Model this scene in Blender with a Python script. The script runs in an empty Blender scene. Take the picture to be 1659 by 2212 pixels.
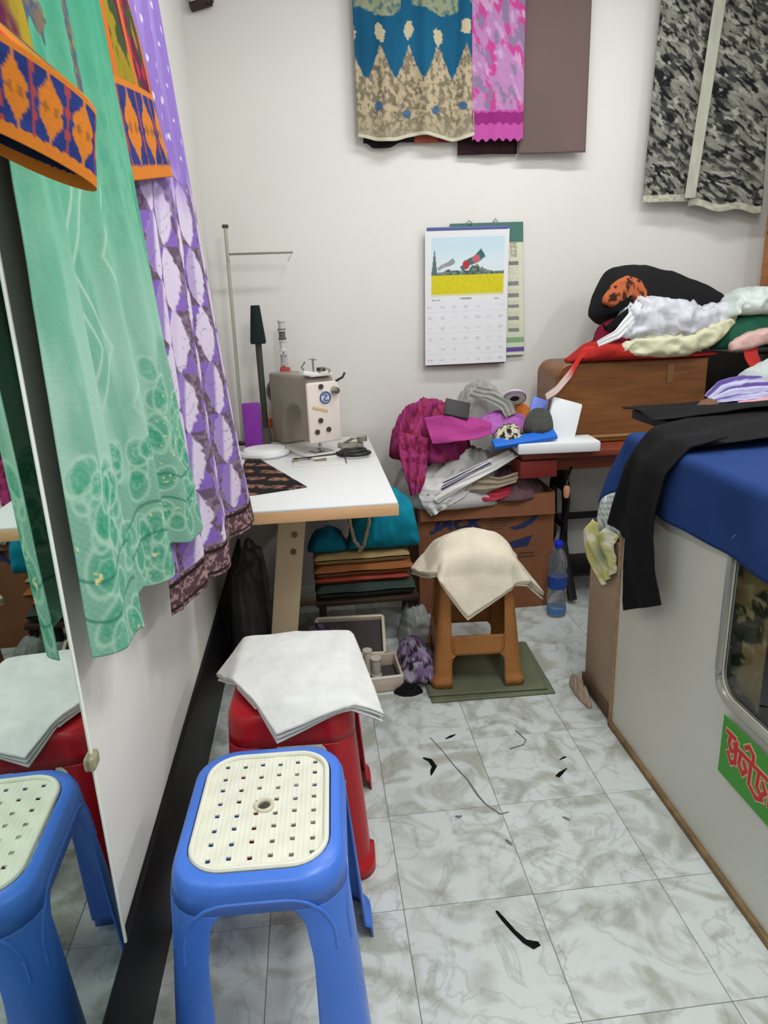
import bpy, bmesh, math, random
import numpy as np
from mathutils import Vector, Matrix, Euler

C = bpy.context.scene.collection
SC = bpy.context.scene

# ------------------------------------------------------------------ camera
F_PX, PITCH, ROLL, YAW, CAMH = 1513.0, 0.29497, 0.03889, 0.09489, 1.36
cam = bpy.data.objects.new('camera', bpy.data.cameras.new('camera'))
C.objects.link(cam)
fw = Vector((math.sin(YAW)*math.cos(PITCH), math.cos(YAW)*math.cos(PITCH), -math.sin(PITCH)))
rt = Vector((math.cos(YAW), -math.sin(YAW), 0))
dn = fw.cross(rt)
r2 = rt*math.cos(ROLL) + dn*math.sin(ROLL)
d2 = -rt*math.sin(ROLL) + dn*math.cos(ROLL)
mw = Matrix((r2, -d2, -fw)).transposed().to_4x4()
mw.translation = Vector((0, 0, CAMH))
cam.matrix_world = mw
cam.data.sensor_fit = 'VERTICAL'
cam.data.sensor_height = 24.0
cam.data.lens = 24.0*F_PX/2212.0
cam.data.clip_start = 0.02
SC.camera = cam

# ------------------------------------------------------------------ light, exposure
SC.view_settings.view_transform = 'Standard'
SC.view_settings.look = 'None'
SC.view_settings.gamma = 1.0
SC.view_settings.use_curve_mapping = False
SC.view_settings.exposure = 0.0
w = bpy.data.worlds.new('room_world')
w.use_nodes = True
w.node_tree.nodes['Background'].inputs[0].default_value = (0.9, 0.95, 1, 1)
w.node_tree.nodes['Background'].inputs[1].default_value = 0.1
SC.world = w

def area(name, loc, sx, sy, power, col=(1, 1, 1), rot=(0, 0, 0)):
    l = bpy.data.lights.new(name, 'AREA')
    l.shape = 'RECTANGLE'; l.size = sx; l.size_y = sy; l.energy = power; l.color = col
    o = bpy.data.objects.new(name, l); C.objects.link(o)
    o.location = loc; o.rotation_euler = rot
    return o
area('ceiling_tube_light_back', (0.95, 2.35, 2.82), 1.3, 0.12, 18, (0.975, 1.0, 1.0))
area('ceiling_tube_light_front', (0.75, 0.75, 2.82), 0.25, 1.2, 30, (0.975, 1.0, 1.0))
area('added_fill_light_left', (-0.33, -0.45, 2.35), 0.10, 1.2, 17, (0.975, 1.0, 1.0), (0, math.radians(-62), 0))  # added fill lamp to brighten counter face and back wall, no known source
area('wall_tube_light_right', (2.12, 1.10, 2.45), 0.10, 1.2, 14, (0.975, 1.0, 1.0), (0, math.radians(62), 0))

# ------------------------------------------------------------------ colour and materials
def lin(c):
    c = np.asarray(c, float)/255.0
    return np.where(c <= 0.04045, c/12.92, ((c+0.055)/1.055)**2.4)
def L4(c): return tuple(float(v) for v in lin(c)) + (1.0,)

def mat(name, col=None, rough=0.6, metal=0.0, noise=None, bump=None, spec=0.4, attr=False, coat=0.0, sheen=0.0, trans=0.0, ior=1.45, alpha=1.0):
    m = bpy.data.materials.new(name); m.use_nodes = True
    nt = m.node_tree; b = nt.nodes['Principled BSDF']
    b.inputs['Roughness'].default_value = rough
    b.inputs['Metallic'].default_value = metal
    b.inputs['Specular IOR Level'].default_value = spec
    b.inputs['Coat Weight'].default_value = coat
    b.inputs['Sheen Weight'].default_value = sheen
    b.inputs['Transmission Weight'].default_value = trans
    b.inputs['IOR'].default_value = ior
    b.inputs['Alpha'].default_value = alpha
    tc = nt.nodes.new('ShaderNodeTexCoord')
    if attr:
        a = nt.nodes.new('ShaderNodeVertexColor'); a.layer_name = 'Col'; src = a.outputs['Color']
    else:
        r = nt.nodes.new('ShaderNodeRGB'); r.outputs[0].default_value = L4(col); src = r.outputs[0]
    if noise:
        n = nt.nodes.new('ShaderNodeTexNoise'); n.inputs['Scale'].default_value = noise[0]; n.inputs['Detail'].default_value = 6
        nt.links.new(tc.outputs['Object'], n.inputs['Vector'])
        mr = nt.nodes.new('ShaderNodeMapRange'); mr.inputs['From Min'].default_value = 0.3; mr.inputs['From Max'].default_value = 0.7
        mr.inputs['To Min'].default_value = 1-noise[1]; mr.inputs['To Max'].default_value = 1+noise[1]*0.5
        nt.links.new(n.outputs['Fac'], mr.inputs['Value'])
        mx = nt.nodes.new('ShaderNodeMix'); mx.data_type = 'RGBA'; mx.blend_type = 'MULTIPLY'; mx.inputs['Factor'].default_value = 1
        nt.links.new(src, mx.inputs['A']); nt.links.new(mr.outputs['Result'], mx.inputs['B']); src = mx.outputs['Result']
    nt.links.new(src, b.inputs['Base Color'])
    if bump:
        n = nt.nodes.new('ShaderNodeTexNoise'); n.inputs['Scale'].default_value = bump[0]; n.inputs['Detail'].default_value = 5
        nt.links.new(tc.outputs['Object'], n.inputs['Vector'])
        bp = nt.nodes.new('ShaderNodeBump'); bp.inputs['Strength'].default_value = bump[1]; bp.inputs['Distance'].default_value = 0.004
        nt.links.new(n.outputs['Fac'], bp.inputs['Height']); nt.links.new(bp.outputs['Normal'], b.inputs['Normal'])
    return m

_cache = {}
def plain(col, rough=0.6, **k):
    key = (tuple(col), rough, tuple(sorted(k.items())))
    if key not in _cache: _cache[key] = mat('paint_%d_%d_%d' % tuple(col), col, rough, **k)
    return _cache[key]
def fabric(col, bump=0.25):
    return plain(col, 0.9, spec=0.15, noise=(14, 0.10), bump=(90, bump))

# wall: slightly blotchy off-white paint
WALL = mat('white_wall_paint', (224, 221, 216), 0.75, noise=(1.3, 0.05), bump=(35, 0.06), spec=0.3)
CEIL = mat('white_ceiling_paint', (228, 228, 226), 0.8)
BLACKTILE = mat('black_skirting_tile', (17, 17, 18), 0.5, noise=(5, 0.3), spec=.2)
GROUT = mat('floor_grout', (128, 128, 124), 0.8)
PRINT = mat('printed_cloth', attr=True, rough=0.85, spec=0.2, bump=(160, 0.2))
PAPER = mat('printed_paper', attr=True, rough=0.6, spec=0.3)

def marble():
    m = bpy.data.materials.new('marble_tile'); m.use_nodes = True
    nt = m.node_tree; b = nt.nodes['Principled BSDF']; N = nt.nodes.new; K = nt.links.new
    oi = N('ShaderNodeObjectInfo'); geo = N('ShaderNodeNewGeometry')
    mul = N('ShaderNodeVectorMath'); mul.operation = 'SCALE'; mul.inputs['Scale'].default_value = 9.0
    cmb = N('ShaderNodeCombineXYZ')
    K(oi.outputs['Random'], cmb.inputs[0]); K(oi.outputs['Random'], cmb.inputs[2]); K(cmb.outputs[0], mul.inputs[0])
    add = N('ShaderNodeVectorMath'); add.operation = 'ADD'; K(geo.outputs['Position'], add.inputs[0]); K(mul.outputs[0], add.inputs[1])
    # soft clouds
    n1 = N('ShaderNodeTexNoise'); n1.inputs['Scale'].default_value = 7; n1.inputs['Detail'].default_value = 6; n1.inputs['Distortion'].default_value = 1.6
    K(add.outputs[0], n1.inputs['Vector'])
    r1 = N('ShaderNodeValToRGB'); e = r1.color_ramp.elements
    e[0].position = 0.36; e[0].color = L4((168, 170, 161)); e[1].position = 0.55; e[1].color = L4((204, 209, 207))
    K(n1.outputs['Fac'], r1.inputs[0])
    # thin veins
    n2 = N('ShaderNodeTexNoise'); n2.inputs['Scale'].default_value = 3.6; n2.inputs['Detail'].default_value = 5; n2.inputs['Distortion'].default_value = 2.2
    K(add.outputs[0], n2.inputs['Vector'])
    sb = N('ShaderNodeMath'); sb.operation = 'SUBTRACT'; sb.inputs[1].default_value = 0.5; K(n2.outputs['Fac'], sb.inputs[0])
    ab = N('ShaderNodeMath'); ab.operation = 'ABSOLUTE'; K(sb.outputs[0], ab.inputs[0])
    mr = N('ShaderNodeMapRange'); mr.inputs['From Min'].default_value = 0; mr.inputs['From Max'].default_value = 0.022
    mr.inputs['To Min'].default_value = 0.55; mr.inputs['To Max'].default_value = 0; K(ab.outputs[0], mr.inputs['Value'])
    n3 = N('ShaderNodeTexNoise'); n3.inputs['Scale'].default_value = 5; K(add.outputs[0], n3.inputs['Vector'])
    mm = N('ShaderNodeMath'); mm.operation = 'MULTIPLY'; K(mr.outputs[0], mm.inputs[0]); K(n3.outputs['Fac'], mm.inputs[1])
    mx = N('ShaderNodeMix'); mx.data_type = 'RGBA'; K(mm.outputs[0], mx.inputs['Factor']); K(r1.outputs[0], mx.inputs['A'])
    mx.inputs['B'].default_value = L4((98, 102, 100))
    K(mx.outputs['Result'], b.inputs['Base Color'])
    b.inputs['Roughness'].default_value = 0.28; b.inputs['Specular IOR Level'].default_value = 0.4
    return m
MARBLE = marble()

def wood(name, c1, c2, rough=0.4, scale=(1, 14, 14)):
    m = bpy.data.materials.new(name); m.use_nodes = True
    nt = m.node_tree; b = nt.nodes['Principled BSDF']; N = nt.nodes.new; K = nt.links.new
    tc = N('ShaderNodeTexCoord'); mp = N('ShaderNodeMapping'); mp.inputs['Scale'].default_value = scale
    K(tc.outputs['Object'], mp.inputs['Vector'])
    n = N('ShaderNodeTexNoise'); n.inputs['Scale'].default_value = 4; n.inputs['Detail'].default_value = 8; n.inputs['Distortion'].default_value = 0.6
    K(mp.outputs[0], n.inputs['Vector'])
    r = N('ShaderNodeValToRGB'); e = r.color_ramp.elements
    e[0].position = 0.3; e[0].color = L4(c1); e[1].position = 0.7; e[1].color = L4(c2)
    K(n.outputs['Fac'], r.inputs[0]); K(r.outputs[0], b.inputs['Base Color'])
    b.inputs['Roughness'].default_value = rough
    return m

def weave_plastic():
    m = mat('brown_wicker_plastic', (170, 112, 58), 0.42, noise=(8, 0.1))
    nt = m.node_tree; b = nt.nodes['Principled BSDF']; N = nt.nodes.new; K = nt.links.new
    tc = N('ShaderNodeTexCoord'); mp = N('ShaderNodeMapping'); mp.inputs['Rotation'].default_value = (0.6, 0.6, 0)
    K(tc.outputs['Object'], mp.inputs['Vector'])
    wv = N('ShaderNodeTexWave'); wv.inputs['Scale'].default_value = 36; wv.inputs['Distortion'].default_value = 1.0; wv.bands_direction = 'Z'
    K(mp.outputs[0], wv.inputs['Vector'])
    bp = N('ShaderNodeBump'); bp.inputs['Strength'].default_value = 0.5; bp.inputs['Distance'].default_value = 0.003
    K(wv.outputs['Fac'], bp.inputs['Height']); K(bp.outputs['Normal'], b.inputs['Normal'])
    return m

# ------------------------------------------------------------------ object helpers
def tag(o, label=None, cat=None, group=None, kind=None):
    if label: o['label'] = label
    if cat: o['category'] = cat
    if group: o['group'] = group
    if kind: o['kind'] = kind
    return o
def empty(name, loc=(0, 0, 0), rz=0.0, label=None, cat=None, group=None):
    o = bpy.data.objects.new(name, None); C.objects.link(o)
    o.empty_display_size = 0.05; o.location = loc; o.rotation_euler = (0, 0, rz)
    return tag(o, label, cat, group)
def mesh_obj(name, verts, faces, m, parent=None, smooth=True, cols=None, solid=0.0, soff=0.0):
    me = bpy.data.meshes.new(name)
    me.from_pydata([tuple(v) for v in np.asarray(verts, float)], [], [tuple(int(i) for i in f) for f in faces])
    me.update()
    if smooth: me.polygons.foreach_set('use_smooth', [True]*len(me.polygons))
    if cols is not None:
        ca = me.color_attributes.new('Col', 'FLOAT_COLOR', 'POINT')
        c4 = np.ones((len(verts), 4)); c4[:, :3] = cols
        ca.data.foreach_set('color', c4.astype(np.float32).ravel())
    me.materials.append(m)
    o = bpy.data.objects.new(name, me); C.objects.link(o)
    if parent: o.parent = parent
    if solid:
        s = o.modifiers.new('thickness', 'SOLIDIFY'); s.thickness = solid; s.offset = soff
    return o
def sheet(name, P, m, parent=None, cols=None, solid=0.0015, soff=0.0, smooth=True):
    n, k = P.shape[:2]
    idx = np.arange(n*k).reshape(n, k)
    f = np.stack([idx[:-1, :-1], idx[1:, :-1], idx[1:, 1:], idx[:-1, 1:]], -1).reshape(-1, 4)
    c = None if cols is None else cols.reshape(-1, 3)
    return mesh_obj(name, P.reshape(-1, 3), f, m, parent, smooth, c, solid, soff)

class MB:
    """collects shapes for ONE mesh object"""
    def __init__(s): s.bm = bmesh.new()
    def _add(s, verts, M):
        for v in verts: v.co = M @ v.co
    def box(s, c, size, rot=(0, 0, 0), bev=0.0, seg=2):
        r = bmesh.ops.create_cube(s.bm, size=1.0); vs = r['verts']
        for v in vs: v.co = Vector((v.co.x*size[0], v.co.y*size[1], v.co.z*size[2]))
        M = Matrix.Translation(c) @ Euler(rot).to_matrix().to_4x4()
        if bev:
            es = list({e for v in vs for e in v.link_edges})
            rr = bmesh.ops.bevel(s.bm, geom=es, offset=bev, segments=seg, affect='EDGES', profile=0.5)
            vs = list({v for f in rr['faces'] for v in f.verts} | {v for v in vs if v.is_valid})
        s._add(vs, M); return s
    def cyl(s, p0, p1, r0, r1=None, seg=20, cap=True):
        p0 = Vector(p0); p1 = Vector(p1); r1 = r0 if r1 is None else r1
        d = p1-p0; q = d.to_track_quat('Z', 'Y').to_matrix().to_4x4()
        r = bmesh.ops.create_cone(s.bm, cap_ends=cap, segments=seg, radius1=r0, radius2=r1, depth=d.length)
        s._add(r['verts'], Matrix.Translation((p0+p1)/2) @ q); return s
    def tube(s, pts, r, seg=8, closed=False):
        pts = [Vector(p) for p in pts]; n = len(pts); rings = []
        up = Vector((0.13, 0.21, 0.97))
        for i, p in enumerate(pts):
            a = pts[(i-1) % n] if (closed or i > 0) else p; b = pts[(i+1) % n] if (closed or i < n-1) else p
            t = (b-a).normalized(); u = t.cross(up)
            if u.length < 1e-4: u = t.cross(Vector((1, 0, 0)))
            u.normalize(); v = t.cross(u)
            rr = r[i] if hasattr(r, '__len__') else r
            rings.append([s.bm.verts.new(p + u*math.cos(2*math.pi*k/seg)*rr + v*math.sin(2*math.pi*k/seg)*rr) for k in range(seg)])
        for i in range(n if closed else n-1):
            A = rings[i]; B = rings[(i+1) % n]
            for k in range(seg): s.bm.faces.new((A[k], A[(k+1) % seg], B[(k+1) % seg], B[k]))
        if not closed: s.bm.faces.new(rings[0][::-1]); s.bm.faces.new(rings[-1])
        return s
    def lathe(s, prof, c=(0, 0, 0), seg=32):
        rings = []
        for r, z in prof:
            rings.append([s.bm.verts.new((c[0]+r*math.cos(2*math.pi*k/seg), c[1]+r*math.sin(2*math.pi*k/seg), c[2]+z)) for k in range(seg)])
        for A, B in zip(rings[:-1], rings[1:]):
            for k in range(seg): s.bm.faces.new((A[k], A[(k+1) % seg], B[(k+1) % seg], B[k]))
        return s
    def prism(s, poly, axis, a, b):
        """extrude a 2D polygon along axis ('x','y','z') from a to b"""
        def P(u, v, t): return {'x': (t, u, v), 'y': (u, t, v), 'z': (u, v, t)}[axis]
        A = [s.bm.verts.new(P(u, v, a)) for u, v in poly]; B = [s.bm.verts.new(P(u, v, b)) for u, v in poly]
        n = len(poly)
        s.bm.faces.new(A[::-1]); s.bm.faces.new(B)
        for i in range(n): s.bm.faces.new((A[i], A[(i+1) % n], B[(i+1) % n], B[i]))
        return s
    def build(s, name, m, parent=None, smooth=True, bev=0.0):
        bmesh.ops.recalc_face_normals(s.bm, faces=s.bm.faces[:])
        me = bpy.data.meshes.new(name); s.bm.to_mesh(me); s.bm.free()
        me.materials.append(m)
        if smooth:
            me.polygons.foreach_set('use_smooth', [True]*len(me.polygons))
            try: me.set_sharp_from_angle(angle=math.radians(35))
            except Exception: pass
        o = bpy.data.objects.new(name, me); C.objects.link(o)
        if parent: o.parent = parent
        if bev:
            b = o.modifiers.new('edge', 'BEVEL'); b.width = bev; b.segments = 2; b.limit_method = 'ANGLE'
        return o

# ------------------------------------------------------------------ numpy noise
def vnoise(x, y, seed=0):
    rs = np.random.RandomState(seed); T = rs.rand(256, 256)
    xi = np.floor(x).astype(int); yi = np.floor(y).astype(int); fx = x-xi; fy = y-yi
    fx = fx*fx*(3-2*fx); fy = fy*fy*(3-2*fy)
    g = lambda a, b: T[a % 256, b % 256]
    return (g(xi, yi)*(1-fx)+g(xi+1, yi)*fx)*(1-fy)+(g(xi, yi+1)*(1-fx)+g(xi+1, yi+1)*fx)*fy
def fbm(x, y, seed=0, o=4):
    a = 0.5; t = 0*x; f = 1.0
    for i in range(o): t = t+a*vnoise(x*f, y*f, seed+i); a *= .5; f *= 2
    return t/(1-0.5**o)
def ss(e0, e1, x):
    t = np.clip((x-e0)/(e1-e0), 0, 1); return t*t*(3-2*t)
def mixc(A, B, t):
    A = np.asarray(A, float); B = np.asarray(B, float); return A+(B-A)*t[..., None]
def canvas(shape, col): return np.ones(shape+(3,))*lin(col)

# =================================================================== THE SETTING
XL, YB, XR, YF, ZC = -0.41, 3.30, 2.20, -1.30, 2.90
def slab(name, c, size, m): return tag(MB().box(c, size).build(name, m, smooth=False), kind='structure')
slab('wall_back', ((XL+XR)/2, YB+.05, ZC/2), (XR-XL+.2, .1, ZC), WALL)
slab('wall_left', (XL-.05, (YB+YF)/2, ZC/2), (.1, YB-YF, ZC), WALL)
slab('wall_right', (XR+.05, (YB+YF)/2, ZC/2), (.1, YB-YF, ZC), WALL)
slab('wall_front', ((XL+XR)/2, YF-.05, ZC/2), (XR-XL+.2, .1, ZC), WALL)
slab('ceiling', ((XL+XR)/2, (YB+YF)/2, ZC+.05), (XR-XL+.2, YB-YF+.2, .1), CEIL)
bb = MB().box((XL+.0065, (YB+YF)/2, .135), (.013, YB-YF-.02, .27), bev=.002).build('baseboard_left', BLACKTILE)
tag(bb, kind='structure')
floor = slab('floor', ((XL+XR)/2, (YB+YF)/2, -.052), (XR-XL+.2, YB-YF+.2, .1), GROUT)
TS = 0.309
tile_me = None
for i in range(-2, 7):
    for j in range(-2, 8):
        x0 = .132+TS*i; y0 = .975+TS*j
        xa, xb = max(x0, XL), min(x0+TS, XR); ya, yb = max(y0, YF), min(y0+TS, YB)
        if xb-xa < .02 or yb-ya < .02: continue
        full = (xb-xa > TS-1e-4) and (yb-ya > TS-1e-4)
        if full and tile_me:
            t = bpy.data.objects.new('floor_tile', tile_me); C.objects.link(t); t.parent = floor
        else:
            t = MB().box((0, 0, -.003), (xb-xa-.0016, yb-ya-.0016, .006), bev=.0006, seg=1).build('floor_tile', MARBLE, floor, smooth=False)
            if full: tile_me = t.data
        t.location = ((xa+xb)/2, (ya+yb)/2, 0)

# =================================================================== MIRROR on the left wall
mir = empty('wall_mirror', (XL, .3, .27), label='tall wall mirror with a bright glass edge beside the green dress', cat='mirror')
MB().box((.0055, .06, .68), (.011, 1.336, 1.36)).build('mirror_glass', mat('silvered_glass', (206, 222, 214), .015, metal=1.0), mir, smooth=False)
MB().box((.0068, .7300, .68), (.0136, .0075, 1.36), bev=.002).build('polished_edge', plain((250, 252, 246), .25, spec=.8), mir)  # clear glass edge coloured white to stand for the light it reflects
MB().box((.014, .728, .385), (.012, .034, .026), bev=.006, seg=3).build('mirror_clip', plain((190, 180, 150), .2, trans=.5), mir)

# =================================================================== HANGING CLOTHES on the left wall
def loft(T, B, nu, nv):
    """T, B: polylines (list of points) for top edge and hem -> grid [nv, nu, 3]"""
    def rs(pts, n):
        p = np.asarray(pts, float); d = np.r_[0, np.cumsum(np.linalg.norm(np.diff(p, axis=0), axis=1))]; d /= d[-1]
        t = np.linspace(0, 1, n); return np.stack([np.interp(t, d, p[:, k]) for k in range(3)], -1)
    t = rs(T, nu); b = rs(B, nu); v = np.linspace(0, 1, nv)[:, None, None]
    return t[None]*(1-v)+b[None]*v

# --- green lace dress: long panel, close to parallel with the wall
nu, nv = 210, 400
P = loft([(-.352, 1.01, 2.02), (-.300, 1.30, 2.02)], [(-.350, 1.040, .856), (-.272, 1.585, .87)], nu, nv)
u = np.linspace(0, 1, nu)[None, :]*np.ones((nv, 1)); v = np.linspace(0, 1, nv)[:, None]*np.ones((1, nu))
S = u*.56; D = v*1.16
amp = .006+.016*ss(.15, .9, v)
pl = np.sin(2*np.pi*(u*2.9+.06*np.sin(v*3)-.22))*.8+.28*np.sin(2*np.pi*(u*7.3+.75))
P[..., 0] += amp*pl*(1-.5*ss(.9, 1, u)) + .004*(fbm(S*14, D*5, 3)-.5)
P[..., 1] += .3*amp*np.sin(2*np.pi*(u*2.9+.1))*ss(0, .1, u)
# scalloped hem, longest at the left, stepping up to the right
hem = -.016*np.abs(np.sin(np.pi*(u*5.6+.05))) - .030*(1-ss(.20, .27, u)) - .012*(1-ss(.50, .56, u)) + .022
P[..., 2] += hem*ss(.80, 1, v)
mint, deep, pale = lin((112, 178, 148)), lin((52, 148, 114)), lin((162, 198, 180))
col = mixc(deep*np.ones(P.shape), mint*np.ones(P.shape), ss(.05, .45, v)*.8+.2*fbm(S*10, D*4, 5))
col = mixc(col, pale*np.ones(P.shape), ss(.36, .70, v)*.85)
col = mixc(col, lin((70, 156, 128))*np.ones(P.shape), .5*ss(.45, .62, fbm(S*60, D*38, 17))*(1-ss(.35, .55, v)))
col = mixc(col, deep*np.ones(P.shape), .45*ss(.62, .95, fbm(S*22+9, D*6, 8)+.25*np.sin(u*20.7+.5)))
# pale embroidered zigzag bands
for zc, off in ((.17, 0), (.20, 0), (.285, .02), (.315, .02)):
    zz = zc+.035*(2*np.abs(((D+off)/.24) % 1-.5)*2-1)
    ln = np.exp(-((S-zz)/.0032)**2)*ss(.36, .42, v)*(1-ss(.68, .75, v))
    col = mixc(col, lin((190, 214, 196))*np.ones(P.shape), ln*.7)
# lace: leaf sprays, medallions and net near the hem
lace_edge = .79-.17*ss(.35, 1, u)+.03*np.sin(u*21)
lm = ss(-.012, .012, v-lace_edge)
net = .5+.5*np.sin(2*np.pi*(S/.012))*np.sin(2*np.pi*(D/.012))
lc = mixc(lin((142, 182, 164))*np.ones(P.shape), lin((74, 150, 122))*np.ones(P.shape), .2+.45*net)
col = mixc(col, lc, lm*.85)
rs = np.random.RandomState(4)
for k in range(120):
    cu = rs.rand()*.56; base = .79-.17*float(ss(.35, 1, np.array(cu/.56)))
    cv = (base-.02+rs.rand()*(1.0-base+.01))*1.16
    ang = rs.uniform(-.5, .6); a, b = rs.uniform(.010, .019), rs.uniform(.018, .036)
    dx, dy = S-cu, D-cv; x2 = dx*np.cos(ang)+dy*np.sin(ang); y2 = -dx*np.sin(ang)+dy*np.cos(ang)
    r = np.sqrt((x2/a)**2+(y2/b)**2)
    cc = lin((50, 152, 120)) if k % 3 else lin((84, 166, 138))
    col = mixc(col, lin((168, 206, 184))*np.ones(P.shape), np.exp(-((r-1.12)/.12)**2)*.8)
    col = mixc(col, cc*np.ones(P.shape), (1-ss(.85, 1.0, r))*(.35+.40*(np.sin(r*14) > 0)*(vnoise(S*260, D*260, 40) > .3)))
for b0 in (.895, .945):
    col = mixc(col, lin((40, 120, 95))*np.ones(P.shape), np.exp(-((v-b0+.05*u-.012*np.sin(u*25))/.0022)**2)*.9)
gold = (vnoise(S/.0055, D/.0055, 33) > .90)*(fbm(S*9, D*9, 31) > .52)*lm
col = mixc(col, lin((228, 216, 150))*np.ones(P.shape), gold*.95)
# floral appliqué trim beside the neck opening
for tc0, wd, vmax in ((.10, .045, .27), (.225, .020, .335)):
    tr = (np.abs(S*(1-.35*(1-v))-tc0-.05*v) < wd*(.7+.6*vnoise(S*0+1, D*40, 12)))*(v < vmax-.03*vnoise(S*60, D*0, 6))
    fl = fbm(S*90, D*90, 14)
    tcx = mixc(lin((120, 92, 78))*np.ones(P.shape), lin((70, 74, 110))*np.ones(P.shape), ss(.45, .55, fl))
    tcx = mixc(tcx, lin((128, 140, 82))*np.ones(P.shape), ss(.60, .66, fbm(S*70, D*70, 21)))
    col = mixc(col, tcx, tr*.9)
dress = empty('green_dress', (-.34, 1.25, .8), label='long mint green dress with a scalloped lace hem hanging by the mirror', cat='dress')
o = sheet('dress_panel', P-np.array([-.34, 1.25, .8]), PRINT, dress, col, solid=.0015)
# hanger rod out of frame
MB().tube([(-.02, -.22, 1.225), (.0, -.1, 1.27), (.01, -.03, 1.30), (.01, .05, 1.27), (.02, .12, 1.225)], .006).build('hanger', plain((40, 40, 42), .4), dress)
MB().tube([(.01, -.03, 1.30), (.01, -.03, 1.34), (-.02, -.03, 1.36), (-.066, -.03, 1.35)], .003).build('hanger_hook', plain((150, 150, 150), .3, metal=1), dress)

# --- multicoloured kurta with orange and blue cuffs behind the green dress
def print_sleeve(S, D, Ln, per=.035):
    """S around, D along: printed cuff band in the last 0.15 of D"""
    sh = S.shape
    col = mixc(lin((92, 28, 62))*np.ones(sh+(3,)), lin((150, 130, 30))*np.ones(sh+(3,)), ss(.42, .6, fbm(S*22, D*14, 41)))
    col = mixc(col, lin((176, 46, 60))*np.ones(sh+(3,)), ss(.68, .74, fbm(S*18+26, D*11, 44)))
    col = mixc(col, lin((58, 74, 40))*np.ones(sh+(3,)), ss(.58, .66, fbm(S*30, D*25, 47)))
    st = (np.abs((S/.105+.32) % 1-.5) < .09)
    col = mixc(col, lin((205, 106, 40))*np.ones(sh+(3,)), st*1.0)
    q = (Ln-D)     # distance from the opening
    cb = q < .150
    navy, org, red = lin((34, 48, 104)), lin((206, 120, 42)), lin((168, 70, 60))
    cuff = mixc(navy*np.ones(sh+(3,)), lin((46, 62, 130))*np.ones(sh+(3,)), vnoise(S*60, q*60, 4))
    ph = (S/per+.2) % 1-.5; cx = ph*per; qq = q-.080
    drop = np.where(np.abs(qq) < .034, per*.39*np.sqrt(np.clip(1-(qq/.036)**2, 0, 1))*(1-.25*np.exp(-(qq/.007)**2)), 0)
    neck = per*.035+per*.12*np.exp(-((np.abs(qq)-.034)/.010)**2)
    shape = ss(-.0008, .0008, np.maximum(drop, neck)-np.abs(cx))
    cuff = mixc(cuff, org*np.ones(sh+(3,)), shape)
    eye = ((np.abs(cx)-per*.15)/(per*.08))**2+(qq/.009)**2 < 1
    cuff = mixc(cuff, lin((140, 92, 40))*np.ones(sh+(3,)), eye*.8)
    p2 = ((S/per+.7) % 1-.5)*per
    beads = np.abs(p2) < per*.07*(.25+.75*np.abs(np.sin(q*85)))
    cuff = mixc(cuff, red*np.ones(sh+(3,)), beads*.9)
    edge = (q < .020+.004*np.abs(np.sin(S*330))) | (q > .139)
    cuff = mixc(cuff, org*np.ones(sh+(3,)), edge*1.0)
    return np.where(cb[..., None], cuff, col)
def sleeve(name, rings, parent, org, per=.035):
    """flattened tube through rings (centre, half width vector, half depth vector, print position)"""
    nr, ns = 200, 200
    tt_ = np.linspace(0, len(rings)-1, nr); a = np.linspace(0, 2*np.pi, ns)[None, :, None]
    g = lambda k, i: np.interp(tt_, np.arange(len(rings)), [r[k][i] for r in rings])
    c, ax, th = [np.stack([g(k, i) for i in range(3)], -1)[:, None, :] for k in range(3)]
    D = np.interp(tt_, np.arange(len(rings)), [r[3] for r in rings])[:, None]*np.ones((1, ns))
    P = c+ax*np.cos(a)+th*np.sin(a)
    P = P+.002*np.sin(a*3+D[..., None]*30)*np.array([.3, .5, 0])
    ph = np.linspace(0, 2*np.pi, ns); hw = float(np.linalg.norm(rings[-1][1])); hd = float(np.linalg.norm(rings[-1][2]))
    S = np.r_[0, np.cumsum(np.hypot(np.diff(hw*np.cos(ph)), np.diff(hd*np.sin(ph))))][None, :]*np.ones((nr, 1))
    return sheet(name, P-np.asarray(org), PRINT, parent, print_sleeve(S, D, rings[-1][3], per), solid=.0016)
korg = (-.385, 1.3, 1.0)
kur = empty('printed_kurta', korg, label='multicoloured kurta with orange and navy cuffs, mostly hidden behind the green dress', cat='kurta')
nu, nv = 90, 160
P = loft([(-.385, 1.09, 2.02), (-.385, 1.40, 2.02)], [(-.392, 1.150, .88), (-.375, 1.40, .86)], nu, nv)
u = np.linspace(0, 1, nu)[None, :]*np.ones((nv, 1)); v = np.linspace(0, 1, nv)[:, None]*np.ones((1, nu))
P[..., 0] += .007*np.sin(u*22)*v
fl = fbm(u*14, v*30, 71)
col = mixc(lin((110, 60, 40))*np.ones(P.shape), lin((46, 70, 52))*np.ones(P.shape), ss(.42, .55, fl))
col = mixc(col, lin((170, 84, 56))*np.ones(P.shape), ss(.60, .66, fl))
sheet('kurta_body', P-np.array(korg), PRINT, kur, col)
sleeve('sleeve', [((-.350, .975, 1.95), (.042, 0, -.01), (0, .02, -.005), 0), ((-.348, .960, 1.72), (.050, 0, -.02), (0, .022, -.010), .25), ((-.345, .950, 1.672), (.056, 0, -.032), (0, .024, -.014), .29),
                  ((-.315, .945, 1.634), (.086, 0, -.052), (0, .030, -.020), .30), ((-.318, .945, 1.59), (.083, 0, -.046), (0, .034, -.012), .375), ((-.322, .945, 1.538), (.080, 0, -.038), (0, .036, -.012), .45)], kur, korg)
lt = kur.children[-1]; na = 60; aa = np.linspace(0, 2*np.pi, na)[None, :, None]; tq_ = np.linspace(0, 1, 12)[:, None, None]
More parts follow.
